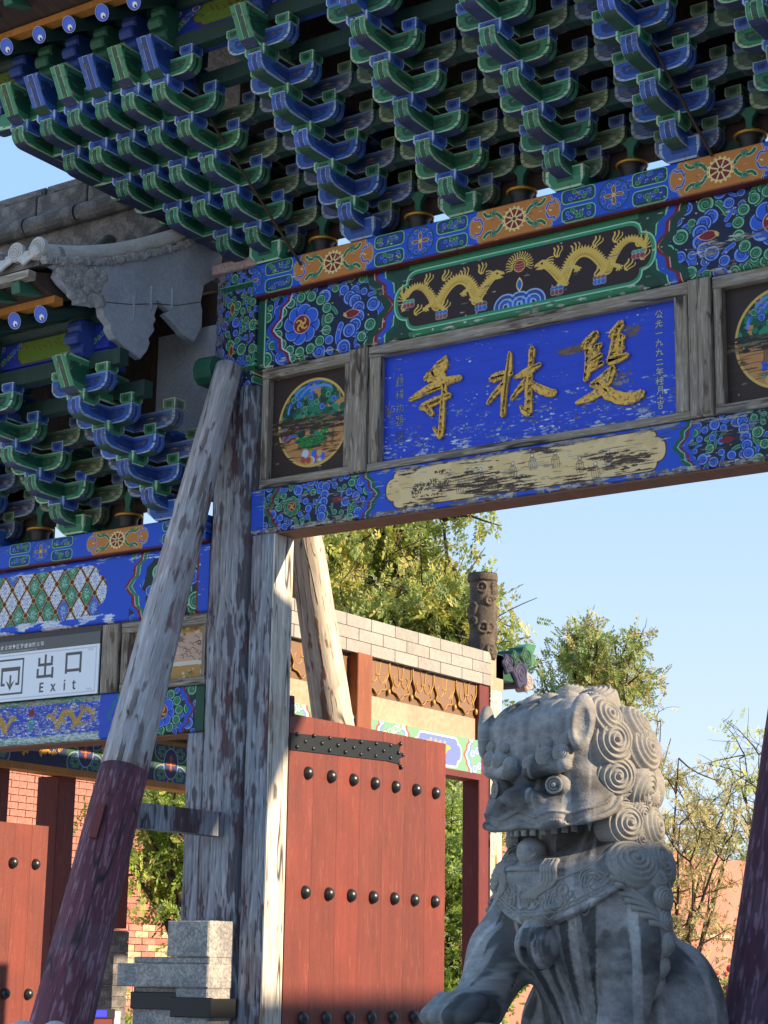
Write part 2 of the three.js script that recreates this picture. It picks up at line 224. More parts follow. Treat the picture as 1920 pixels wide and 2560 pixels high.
const chips = ['#8a7f72', '#b4ada2', '#6b5a4c', '#cfcac0'];
function wheel(g, x, y, r) { disc(g, x, y, r, '#a8702c'); disc(g, x, y, r * 0.97, '#ecd68c'); disc(g, x, y, r * 0.84, C.red); g.strokeStyle = '#ecd68c'; g.lineWidth = r * 0.13; for (let i = 0; i < 4; i++) { const a = i * PI / 4 + 0.39; g.beginPath(); g.moveTo(x + Math.cos(a) * r * 0.9, y + Math.sin(a) * r * 0.9); g.lineTo(x - Math.cos(a) * r * 0.9, y - Math.sin(a) * r * 0.9); g.stroke(); } disc(g, x, y, r * 0.26, '#ecd68c'); disc(g, x, y, r * 0.17, '#5c3a22'); for (let i = 0; i < 16; i++) disc(g, x + Math.cos(i * PI / 8) * r * 1.02, y + Math.sin(i * PI / 8) * r * 1.02, r * 0.1, '#ecd68c'); }
function pingban(w, h, mpx, wheels, cross, seed) { // mpx = pixels per metre; centre positions in px
  return canvas(w, h, g => { const R = rngOf(seed); g.fillStyle = '#1d51c6'; g.fillRect(0, 0, w, h);
    for (const x of cross) { // green framed quatrefoil with four-petal flower
      for (const s of [-1, 1]) for (const v of [-1, 1]) { const X = x + s * h * 1.05, Y = h / 2 + v * h * 0.27; g.save(); g.beginPath(); g.roundRect(X - h * 0.5, Y - h * 0.2, h, h * 0.42, h * 0.14); g.fillStyle = '#0d4634'; g.fill(); g.strokeStyle = GR.l; g.lineWidth = h * 0.03; g.stroke(); g.clip(); g.fillStyle = '#153f9c'; g.fillRect(X - h * 0.42, Y - h * 0.14, h * 0.84, h * 0.28); for (let i = 0; i < 9; i++) curl(g, X + (R() - 0.5) * h * 0.75, Y + (R() - 0.5) * h * 0.24, h * 0.07, R() < 0.5 ? BL : GR, R() < 0.5 ? 1 : -1, R() * 6); for (let i = 0; i < 5; i++) drop(g, X + (R() - 0.5) * h * 0.7, Y + (R() - 0.5) * h * 0.26, h * 0.03, R() * 6, '#e6cd70'); g.restore(); }
      disc(g, x, h / 2, h * 0.46, '#0d4634'); disc(g, x, h / 2, h * 0.43, '#2258d0'); for (let i = 0; i < 8; i++) curl(g, x + Math.cos(i * PI / 4 + 0.39) * h * 0.33, h / 2 + Math.sin(i * PI / 4 + 0.39) * h * 0.33, h * 0.085, BL, i % 2 ? 1 : -1, i);
      for (let i = 0; i < 4; i++) { drop(g, x + Math.cos(i * PI / 2) * h * 0.16, h / 2 + Math.sin(i * PI / 2) * h * 0.16, h * 0.15, i * PI / 2, '#e8d3a0'); drop(g, x + Math.cos(i * PI / 2) * h * 0.16, h / 2 + Math.sin(i * PI / 2) * h * 0.16, h * 0.12, i * PI / 2, '#8a5a34'); } disc(g, x, h / 2, h * 0.06, C.gold); }
    for (const x of wheels) { cartouche(g, x - 1.42 * h, x + 1.42 * h, -h * 0.06, h * 1.06); g.fillStyle = '#bf7a34'; g.fill(); g.lineWidth = h * 0.045; g.strokeStyle = '#dfe3ea'; g.stroke(); g.lineWidth = h * 0.02; g.strokeStyle = '#3a1a10'; g.stroke();
      for (const s of [-1, 1]) for (const v of [-1, 1]) { g.strokeStyle = '#cfe0b8'; g.lineWidth = h * 0.12; g.lineCap = 'round'; const p = () => { g.beginPath(); g.moveTo(x + s * h * 0.4, h * 0.5 + v * h * 0.1); g.bezierCurveTo(x + s * h * 0.6, h * 0.5 + v * h * 0.5, x + s * h * 0.75, h * 0.5 + v * h * 0.05, x + s * h * 0.95, h * 0.5 + v * h * 0.36); g.stroke(); }; p(); g.strokeStyle = '#1c6a3e'; g.lineWidth = h * 0.085; p(); curl(g, x + s * h * 0.66, h * 0.5 + v * h * 0.3, h * 0.085, GR, s * v, 0); g.strokeStyle = '#c9d4ee'; g.lineWidth = h * 0.075; const b = () => { g.beginPath(); g.moveTo(x + s * h * 1.0, h * 0.5 + v * h * 0.05); g.bezierCurveTo(x + s * h * 1.1, h * 0.5 + v * h * 0.4, x + s * h * 1.18, h * 0.5 + v * h * 0.1, x + s * h * 1.26, h * 0.5 + v * h * 0.28); g.stroke(); }; b(); g.strokeStyle = '#2c50c0'; g.lineWidth = h * 0.05; b(); drop(g, x + s * h * 1.12, h * 0.5, h * 0.05, 0.4, '#f0dc9a'); }
      wheel(g, x, h / 2, h * 0.34); }
    weather(g, 0, 0, w, h, 900, seed, chips, { len: 16, th: 1.6, thr: 0.56 }); });
}
// ---------------------------------------------------------------- ground
struct('ground', (() => { const g = new THREE.PlaneGeometry(160, 160, 1, 1); g.rotateX(-PI / 2); g.translate(0, 0, -30); return uvm(g); })(), M.pave);

// ---------------------------------------------------------------- main gate: beams and panels
function beamGeo(x0, x1, y0, y1, zf, zb, r = 0.03) { // rounded front edges, picture mapped straight onto the front
  const q = [], n = 5; for (let i = 0; i <= n; i++) { const a = -PI / 2 + i / n * PI / 2; q.push([zf - r + Math.cos(a) * r, y0 + r + Math.sin(a) * r]); } for (let i = 0; i <= n; i++) { const a = i / n * PI / 2; q.push([zf - r + Math.cos(a) * r, y1 - r + Math.sin(a) * r]); } q.push([zb, y1], [zb, y0]);
  const g = prism(q, x1 - x0, 'x', 0, true); g.translate((x0 + x1) / 2, 0, 0); const p = g.attributes.position, uv = g.attributes.uv;
  for (let i = 0; i < p.count; i++) uv.setXY(i, (p.getX(i) - x0) / (x1 - x0), (p.getY(i) - y0) / (y1 - y0)); g.computeVertexNormals(); return g;
}
function faceGeo(x0, x1, y0, y1, z0, z1) { const g = bx(x0, x1, y0, y1, z0, z1), p = g.attributes.position, uv = g.attributes.uv; for (let i = 0; i < p.count; i++) uv.setXY(i, (p.getX(i) - x0) / (x1 - x0), (p.getY(i) - y0) / (y1 - y0)); return g; }
const paint = (c, o = {}) => std({ map: canTex(c), roughness: 0.62, ...o });
const BX0 = -0.2, BX1 = 3.734, BC = 1.767;

// dragon beam
{
  const W = 2048, H = 264, k = W / (BX1 - BX0), X = x => (x - BX0) * k;
  const cv = canvas(W, H, g => {
    g.fillStyle = '#123f2e'; g.fillRect(0, 0, W, H);
    for (const s of [-1, 1]) { const T = x => s < 0 ? X(x) : X(2 * BC - x); const a = Math.min(T(-0.13), T(0.84)), b = Math.max(T(-0.13), T(0.84));
      scrollPatch(g, a, 0, b - a, H, 31 + s, 24, { bg: '#0f1c40', keep: [[T(0.16), H * 0.5, 84], [T(0.52), H * 0.5, 60]] });
      for (let i = 0; i < 15; i++) { const t = i / 15 * 2 * PI; curl(g, T(0.17) + Math.cos(t) * 106, H * 0.5 + Math.sin(t) * 100, 19, GR, i % 2 ? 1 : -1, t); }
      lotus(g, T(0.16), H * 0.5, 76); for (let i = 0; i < 6; i++) { const t = -1.25 + i * 0.5; curl(g, T(0.5) - s * Math.cos(t) * 54, H * 0.5 + Math.sin(t) * 62, 25, BL, i % 2 ? 1 : -1, t); } drop(g, T(0.55), H * 0.5, 36, 0, '#e0a090'); drop(g, T(0.55), H * 0.5, 31, 0, C.red); drop(g, T(0.5), H * 0.5, 12, 1, C.gold);
      chevron(g, T(-0.06), 0, H, s < 0 ? 1 : -1, [[-8, 16, '#1d4fc4'], [6, 10, C.red], [16, 5, '#cfd6ea']]);
      chevron(g, T(0.86), 0, H, s < 0 ? -1 : 1, [[-34, 22, '#0e4a33'], [-23, 5, GR.l], [-6, 24, '#1d4fc4'], [12, 12, '#7a1c22'], [20, 4, '#d9a4a0'], [34, 24, '#123f2e']]);
      g.fillStyle = '#0f4a35'; const e0 = Math.min(T(-0.2), T(-0.125)), e1 = Math.max(T(-0.2), T(-0.125)); g.fillRect(e0, 0, e1 - e0, H); g.fillStyle = GR.l; g.fillRect(s < 0 ? e1 - 9 : e0 + 3, 0, 6, H); }
    g.fillStyle = '#10402e'; g.fillRect(X(0.98), 0, X(2.554) - X(0.98), H); g.fillStyle = '#2a7a50'; g.fillRect(X(0.98), 0, X(2.554) - X(0.98), 26); g.fillRect(X(0.98), H - 20, X(2.554) - X(0.98), 20);
    cartouche(g, X(0.875), X(2.66), 30, H - 24); g.fillStyle = '#2f8f62'; g.fill(); g.strokeStyle = '#9fd3ab'; g.lineWidth = 5; g.stroke(); cartouche(g, X(0.9), X(2.634), 42, H - 36); g.fillStyle = '#2c1916'; g.fill();
    dragon(g, X(1.33), H * 0.52, 84, true); dragon(g, X(2.204), H * 0.52, 84, false);
    const cx = X(BC); for (let i = 0; i < 9; i++) flames(g, cx + Math.cos(i * 0.42 - 0.1 - PI) * 34, H * 0.36 + Math.sin(i * 0.42 - 0.1 - PI) * 34, 26, i * 0.42 - 1.7, C.gold); disc(g, cx, H * 0.36, 21, C.gold); disc(g, cx, H * 0.36, 18, '#8a2a2c'); g.strokeStyle = '#d9938a'; g.lineWidth = 2; for (let i = -1; i < 2; i++) { g.beginPath(); g.ellipse(cx, H * 0.36 + i * 9, 15, 3, 0, 0, PI); g.stroke(); }
    for (let i = 0; i < 5; i++) { g.strokeStyle = ['#8fb4e8', '#1f4fae', '#8fb4e8', '#2b62c8', '#8fb4e8'][i]; g.lineWidth = 6; for (const o of [-48, 0, 48]) { g.beginPath(); g.arc(cx + o, H - 38, 42 - i * 8, PI, 2 * PI); g.stroke(); } } drop(g, cx, H * 0.6, 26, PI / 2, '#e8cf8a'); drop(g, cx, H * 0.6, 18, PI / 2, '#2b62c8');
    for (const [x, y, a, b] of [[0.98, 0.5, '#4f9a86', '#a0383a'], [2.55, 0.5, '#4f9a86', '#a0383a'], [1.5, 0.74, '#7a4a3a', '#2f62c8'], [2.02, 0.74, '#2f62c8', '#7a4a3a'], [2.3, 0.72, '#8a5a48', '#3468c8'], [1.22, 0.74, '#3468c8', '#8a5a48']]) for (let j = 0; j < 6; j++) { const q = j < 3 ? a : b; disc(g, X(x) + (j % 3 - 1) * 13, H * y + 10 + (j < 3 ? -6 : 6), 10, '#b9c4c0'); disc(g, X(x) + (j % 3 - 1) * 13, H * y + 10 + (j < 3 ? -6 : 6), 8.5, q); }
    weather(g, 0, 0, W, H, 700, 5, chips, { len: 30, th: 2, thr: 0.6 }); weather(g, 0, H - 26, W, 26, 300, 6, chips, { len: 34, th: 3, thr: 0.45 }); weather(g, X(2.9), H * 0.55, X(3.7) - X(2.9), H * 0.2, 160, 8, chips, { len: 60, th: 2.4, thr: 0.4 });
  });
  const t = thing('lintel_beam', 'painted lintel beam with two gold dragons above the blue name board', 'beam', [0, 0, 0]);
  part('painted_timber', beamGeo(BX0, BX1, 5.402, 5.885, 0, -0.26, 0.035), paint(cv), t); part('soffit', bx(BX0, BX1, 5.392, 5.401, -0.25, -0.03), M.underBeam, t);
}
// flat plate under the brackets (wheels on orange)
{
  const W = 2048, H = 114, k = W / (BX1 - BX0), X = x => (x - BX0) * k;
  const cv = pingban(W, H, k, [0.44, 1.767, 3.094].map(X), [-0.22, 1.1, 2.43, 3.76].map(X), 41);
  const t = thing('plate_beam', 'narrow beam with red spoked wheels on orange under the upper brackets', 'beam');
  part('painted_timber', beamGeo(BX0, BX1, 5.885, 6.095, 0.06, -0.32, 0.012), paint(cv), t); part('soffit', bx(BX0, BX1, 5.878, 5.884, -0.3, 0.05), M.redPost, t);
}
// bottom beam with the worn cream picture
{
  const W = 2048, H = 160, k = W / (BX1 - BX0), X = x => (x - BX0) * k;
  const cv = canvas(W, H, g => {
    g.fillStyle = '#1d4fc4'; g.fillRect(0, 0, W, H);
    for (const s of [-1, 1]) { const T = x => s < 0 ? X(x) : X(2 * BC - x); const a = Math.min(T(-0.1), T(0.7)), b = Math.max(T(-0.1), T(0.7)); scrollPatch(g, a, 0, b - a, H, 61 + s, 16, { bg: '#0f1c34', keep: [[T(0.12), H / 2, 34], [T(0.42), H / 2, 30]] });
      lotus(g, T(0.12), H / 2, 36, 0, GR); for (let i = 0; i < 5; i++) curl(g, T(0.38) + s * 4 * i, H / 2 + (i - 2) * 25, 17, BL, i % 2 ? 1 : -1, i); drop(g, T(0.47), H / 2, 24, 0, C.red);
      chevron(g, T(-0.06), 0, H, s < 0 ? 1 : -1, [[-8, 10, '#1a6a48'], [3, 8, C.red]]); chevron(g, T(0.74), 0, H, s < 0 ? -1 : 1, [[-26, 18, '#1d4fc4'], [-10, 13, '#155a3e'], [-2, 3, GR.l], [8, 9, C.red], [18, 12, '#1d4fc4']]); g.fillStyle = '#1d4fc4'; g.fillRect(Math.min(T(-0.2), T(-0.1)), 0, X(0) - X(-0.1), H); g.fillStyle = '#6f94dd'; g.fillRect(T(-0.104), 0, 3, H); }
    cartouche(g, X(0.83), X(2.7), 12, H - 18); g.fillStyle = '#e6c88c'; g.fill(); g.strokeStyle = '#55201c'; g.lineWidth = 4; g.stroke(); g.save(); g.clip(); const R = rngOf(5);
    for (let i = 0; i < 60; i++) { g.globalAlpha = 0.16; disc(g, X(0.83 + R() * 1.87), R() * H, 10 + R() * 26, R() < 0.5 ? '#e8d3a4' : '#b8945c'); } g.globalAlpha = 1;
    for (let i = 0; i < 620; i++) { const x = X(1.02 + R() * 0.3), y = H * (0.22 + 0.5 * R()); if (fbm(x / 400, y / 100, 8, 5, 3, 2) > 0.5) disc(g, x, y, 1 + R() * 1.6, '#2a2018'); }
    g.strokeStyle = '#4a3826'; g.lineWidth = 1.3; for (const [fx, fy] of [[1.36, 0.56], [1.5, 0.42], [1.72, 0.4], [1.85, 0.3], [2.0, 0.32], [2.16, 0.5], [2.34, 0.46], [2.26, 0.66], [1.6, 0.64]]) { const x = X(fx), y = H * fy; disc(g, x, y - 14, 6, '#e6dcc4'); g.beginPath(); g.arc(x, y - 14, 6, 0, 7); g.stroke(); for (let j = -2; j < 3; j++) { g.beginPath(); g.moveTo(x + j * 2.5, y - 8); g.quadraticCurveTo(x + j * 9, y + 10, x + j * 5 + R() * 6, y + 34); g.stroke(); } g.beginPath(); g.moveTo(x - 14, y + 4); g.quadraticCurveTo(x, y + 16 * R(), x + 15, y + 2); g.stroke(); }
    for (let i = 0; i < 40; i++) { g.globalAlpha = 0.8; g.strokeStyle = '#6a5436'; g.beginPath(); const x = X(0.9 + R() * 1.7), y = H * (0.3 + 0.5 * R()); g.moveTo(x, y); g.quadraticCurveTo(x + 20, y - 8 * R(), x + 50 * R(), y + 3); g.stroke(); } g.globalAlpha = 1;
    weather(g, X(0.95), 0, X(2.6) - X(0.95), H, 900, 15, ['#2c1d14', '#3a281c', '#4a3626'], { len: 74, th: 2.6, thr: 0.50, scale: 500 }); g.restore();
    weather(g, 0, 0, W, H, 1000, 16, ['#5a4a3e', '#8f8578', '#3e3028', '#b9b4aa'], { len: 50, th: 1.5, thr: 0.52 }); weather(g, 0, H - 16, W, 16, 800, 17, ['#8f8578', '#b9b4aa', '#6b5a4c'], { len: 30, th: 3, thr: 0.3 }); weather(g, X(0.8), 0, X(3.2) - X(0.8), 16, 400, 18, ['#8f8578', '#a39c92'], { len: 40, th: 2.4, thr: 0.4 });
  });
  const t = thing('lower_lintel', 'lowest painted lintel with a worn cream picture panel over the doorway', 'beam');
  part('painted_timber', beamGeo(BX0, BX1, 4.306, 4.6, 0, -0.2, 0.02), paint(cv), t); part('soffit', bx(-0.03, 3.564, 4.296, 4.305, -0.195, -0.012), M.underBeam, t);
}
// glyphs drawn by strokes on a 10 x 10 grid
const GL = { gong: '4115 6195 553888 7699', yuan: '3272 1494 444619 64689897', yi: '1595', jiu: '414419 1474789897', er: '2383 1898', nian: '3114 2393 3585 3537 1797 5359', gui: '0444 2129 2407 2446 5292 7179 5494 5696 5999', yue: '313619 318189 3383 3585', zhi: '5052 238338 173899', ji: '1292 5054 2484 3676793936',
  zhao: '1242 3034 0444 2427 2646 153808 0999 7073 6252 8293 6367 638387 6585', pu: '0444 2129 2407 2446 5292 6063 8083 5494 5696 7579 7558 7599', chu: '2031 1343 4317 2529 2646 5393 939878 6359', ti: '1040 4044 1044 1242 0646 264929 5090 7072 629296 6266 6494 6696 6757 8797 0999', ping: '2282 3344 7364 1696 5259', yao: '4161 3353 6383 3484 5357 365676 0314 1447 0879', gu: '1393 5056 3676793936', cheng: '0343 2028 0848 439358 5155 9078 6699', jing: '2171 2171 7173 2123 2272 2373 1494 3575 3537 7577 3777 5759 3648', qu: '9111 1119 1999 3377 7337', guan: '1131 2010 6181 7060 1393 3484 3464 3439 3676 4979', li: '0242 2228 0545 0948 5191 9195 5155 5393 5595 7159 4797 4999', you: '1292 5018 4449 449449 9499 4696 4898', xian: '1119 1131 3113 1343 2416 519154 5153 5555 5159 5949 7499', si: '1191 9198 9878 2373 3575 357875 3538' };
function glyph(g, name, x, y, s, lw, col) { g.strokeStyle = col; g.lineWidth = lw; g.lineCap = 'square'; g.lineJoin = 'miter'; for (const st of GL[name].split(' ')) { g.beginPath(); for (let i = 0; i < st.length; i += 2) { const X = x + (+st[i]) / 9.5 * s, Y = y + (+st[i + 1]) / 9.5 * s; i ? g.lineTo(X, Y) : g.moveTo(X, Y); } g.stroke(); } }
// name board
{
  const W = 1024, H = 346, x0 = 0.75, x1 = 2.79, y0 = 4.62, y1 = 5.35, k = W / (x1 - x0), X = x => (x - x0) * k, Y = y => (y1 - y) * H / (y1 - y0);
  const cv = canvas(W, H, g => {
    g.fillStyle = '#173fc6'; g.fillRect(0, 0, W, H); const R = rngOf(9); for (let i = 0; i < 300; i++) { g.globalAlpha = 0.12; g.fillStyle = R() < 0.5 ? '#2c58d8' : '#0f2e9c'; g.fillRect(R() * W, R() * H, 30 + R() * 120, 2 + R() * 8); } g.globalAlpha = 1;
    const wc = ['#8d93a8', '#b9bcc4', '#5a5a70', '#d8d8d8', '#6a5e58', '#4468c8', '#3558c0'];
    weather(g, 0, 0, W, H, 1500, 21, wc, { len: 15, th: 1.5, thr: 0.54, scale: 260 }); weather(g, 0, H * 0.6, W, H * 0.4, 1700, 22, wc, { len: 18, th: 2, thr: 0.47, scale: 240 }); weather(g, 0, H * 0.86, W, H * 0.14, 800, 23, ['#d8dade', '#b9bcc4', '#8d93a8'], { len: 22, th: 2.6, thr: 0.42 });
    weather(g, X(2.02), Y(5.17), X(2.2) - X(2.02), 20, 70, 24, ['#6b5040', '#7a5c48', '#5a4438'], { len: 50, th: 4, thr: 0.1 }); weather(g, X(2.44), Y(5.22), 40, 30, 24, 25, ['#6b5040', '#7a5c48'], { len: 30, th: 4, thr: 0.1 }); weather(g, X(0.78), Y(5.05), 26, 50, 20, 26, ['#6b5040', '#8d8378'], { len: 12, th: 6, thr: 0.1 }); weather(g, X(2.36), Y(4.96), 60, 40, 26, 27, ['#6b5040', '#8d8378'], { len: 30, th: 4, thr: 0.1 });
    const s = 24; ['gong', 'yuan', 'yi', 'jiu', 'jiu', 'er', 'nian', 'gui', 'yue', 'zhi'].forEach((n, i) => { glyph(g, n, X(2.618), Y(5.288) + i * 26.5, s, 6, '#1c2c66'); glyph(g, n, X(2.618), Y(5.288) + i * 26.5, s, 3, '#a9adb0'); }); glyph(g, 'ji', X(2.618), Y(4.735) - 10, s, 6, '#1c2c66'); glyph(g, 'ji', X(2.618), Y(4.735) - 10, s, 3, '#a9adb0');
    ['zhao', 'pu', 'chu', 'ti'].forEach((n, i) => { glyph(g, n, X(0.855), Y(5.19) + i * 40, 30, 4.6, '#1c2c66'); glyph(g, n, X(0.855), Y(5.19) + i * 40, 30, 2, '#9298a0'); });
    g.strokeStyle = '#2a3358'; g.lineWidth = 3; g.strokeRect(X(0.865), Y(4.835), 28, 30); for (let i = 0; i < 3; i++) { g.beginPath(); g.moveTo(X(0.865) + 6 + i * 8, Y(4.835) + 5); g.lineTo(X(0.865) + 6 + i * 8, Y(4.835) + 24); g.stroke(); }
  });
  const t = thing('name_board', 'blue name board with three large gold Chinese characters', 'sign', [0, 0, 0]);
  part('board', faceGeo(x0, x1, y0, y1, -0.09, -0.055), paint(cv, { roughness: 0.5 }), t);
  const S = {
    si: [[[1.225, 5.245, 0.029], [1.2, 5.206, 0.069], [1.155, 5.162, 0.073], [1.096, 5.142, 0.051]], [[1.138, 5.165, 0.058], [1.188, 5.127, 0.066], [1.18, 5.092, 0.044]], [[0.972, 5.023, 0.018], [1.072, 5.058, 0.04], [1.189, 5.09, 0.051], [1.271, 5.102, 0.036], [1.333, 5.103, 0.026]], [[1.214, 5.079, 0.026], [1.221, 5.012, 0.034]], [[1.061, 4.958, 0.04], [1.14, 4.982, 0.042], [1.256, 5.005, 0.026]], [[1.09, 4.96, 0.036], [1.132, 4.906, 0.025]], [[1.209, 5.007, 0.023], [1.204, 4.863, 0.029], [1.194, 4.756, 0.029]], [[1.194, 4.756, 0.026], [1.163, 4.789, 0.019], [1.143, 4.821, 0.007]]],
    lin: [[[1.556, 5.058, 0.044], [1.62, 5.073, 0.041], [1.691, 5.072, 0.02]], [[1.675, 5.196, 0.022], [1.669, 5.104, 0.032], [1.642, 5.008, 0.032], [1.628, 4.822, 0.025]], [[1.628, 5.011, 0.029], [1.58, 4.969, 0.031], [1.523, 4.912, 0.015]], [[1.829, 5.194, 0.036], [1.819, 5.107, 0.025], [1.805, 4.982, 0.034], [1.801, 4.81, 0.041]], [[1.797, 4.807, 0.029], [1.769, 4.825, 0.022], [1.752, 4.856, 0.009]], [[1.711, 5.04, 0.012], [1.793, 5.061, 0.038], [1.883, 5.092, 0.016]], [[1.789, 5.012, 0.032], [1.738, 4.964, 0.032], [1.687, 4.913, 0.015]], [[1.809, 5.002, 0.017], [1.871, 4.946, 0.038], [1.948, 4.908, 0.038], [1.979, 4.905, 0.029]]],
    shuang: [[[2.251, 5.212, 0.039], [2.182, 5.156, 0.057]], [[2.199, 5.159, 0.039], [2.203, 5.043, 0.037], [2.18, 4.948, 0.024]], [[2.21, 5.099, 0.024], [2.283, 5.144, 0.017]], [[2.257, 5.138, 0.028], [2.245, 5.025, 0.028]], [[2.204, 5.048, 0.022], [2.286, 5.081, 0.017]], [[2.197, 5.002, 0.026], [2.29, 5.033, 0.02]], [[2.413, 5.247, 0.037], [2.354, 5.188, 0.046]], [[2.385, 5.209, 0.037], [2.361, 5.109, 0.037], [2.341, 5.027, 0.037]], [[2.367, 5.129, 0.022], [2.432, 5.164, 0.017]], [[2.414, 5.172, 0.024], [2.399, 5.051, 0.026]], [[2.361, 5.078, 0.02], [2.427, 5.102, 0.017]], [[2.338, 5.035, 0.042], [2.388, 5.037, 0.037], [2.452, 5.052, 0.022]], [[2.224, 4.909, 0.033], [2.286, 4.94, 0.037], [2.356, 4.986, 0.037]], [[2.354, 4.986, 0.039], [2.319, 4.919, 0.044], [2.246, 4.854, 0.048], [2.117, 4.82, 0.011]], [[2.258, 4.914, 0.028], [2.313, 4.853, 0.057], [2.417, 4.799, 0.059], [2.483, 4.795, 0.055], [2.537, 4.812, 0.037]]],
  };
  const goldTex = pairTex(256, 256, (u, v) => { const n = fbm(u, v, 20, 20, 301, 4), f = sm(0.62, 0.68, fbm(u, v, 24, 24, 307, 3)); const c = mix3([214 + 40 * n, 160 + 44 * n, 56 + 30 * n], [120, 104, 96], f * 0.8); return [...c, n]; }, [0.3, 0.3]);
  const goldM = std({ map: goldTex.map, bumpMap: goldTex.bump, bumpScale: 0.004, roughness: 0.5, metalness: 0 });
  let zi = 0; for (const nm in S) { const geos = S[nm].map(st => { // brush stroke outline: smooth centre line with varying width
      const cr = new THREE.CatmullRomCurve3(st.map(p => new V3(p[0], p[1], p[2]))), N = 14, L = [], Rr = []; const pts = cr.getPoints(N);
      pts.forEach((p, i) => { const a = pts[Math.max(0, i - 1)], b = pts[Math.min(N, i + 1)], dx = b.x - a.x, dy = b.y - a.y, l = Math.hypot(dx, dy) || 1, w = Math.max(0.006, p.z * 0.56) * (1 + 0.10 * Math.sin(i * 2.3 + p.x * 40)); L.push([p.x - dy / l * w, p.y + dx / l * w]); Rr.push([p.x + dy / l * w, p.y - dx / l * w]); });
      const cap = (p, q, r, sgn) => { const dx = p.x - q.x, dy = p.y - q.y, l = Math.hypot(dx, dy) || 1, o = []; for (const t of [-0.6, 0, 0.6]) o.push([p.x + (dx / l * Math.cos(t) + sgn * dy / l * Math.sin(t)) * r, p.y + (dy / l * Math.cos(t) - sgn * dx / l * Math.sin(t)) * r]); return o; };
      const r0 = Math.max(0.006, pts[0].z * 0.55), r1 = Math.max(0.006, pts[N].z * 0.55); const poly = [...L, ...cap(pts[N], pts[N - 1], r1, -1).slice(0, 3), ...Rr.reverse(), ...cap(pts[0], pts[1], r0, -1)];
      const s = new THREE.Shape(); poly.forEach(([a, b], i) => i ? s.lineTo(a, b) : s.moveTo(a, b)); s.closePath(); const e = new THREE.ExtrudeGeometry(s, { depth: 0.012, bevelEnabled: true, bevelThickness: 0.005, bevelSize: 0.004, bevelSegments: 2 }); e.translate(0, 0, -0.0555 + (zi++ % 7) * 0.0007); return uvm(e); });
    part('character', merge(geos), goldM, t); }
  // moulded frame round the board
  const F = (a, b, c, d, m) => part('frame_rail', bx(a, b, c, d, -0.08, -0.002, 0.006), m, t);
  F(0.682, 2.852, 5.325, 5.4, M.frameWoodH); F(0.682, 2.852, 4.604, 4.65, M.frameWoodH); F(0.69, 0.772, 4.651, 5.324, M.frameWood); F(2.762, 2.842, 4.651, 5.324, M.frameWood);
}
// mullion posts
for (const [a, b, lb] of [[0.546, 0.68, 'grey weathered mullion post left of the blue name board'], [2.854, 2.988, 'grey weathered mullion post right of the blue name board']]) single('mullion_post', bx(a, b, 4.602, 5.401, -0.2, 0.015, 0.008), M.frameWood, lb, 'post', 'mullion posts beside the name board');
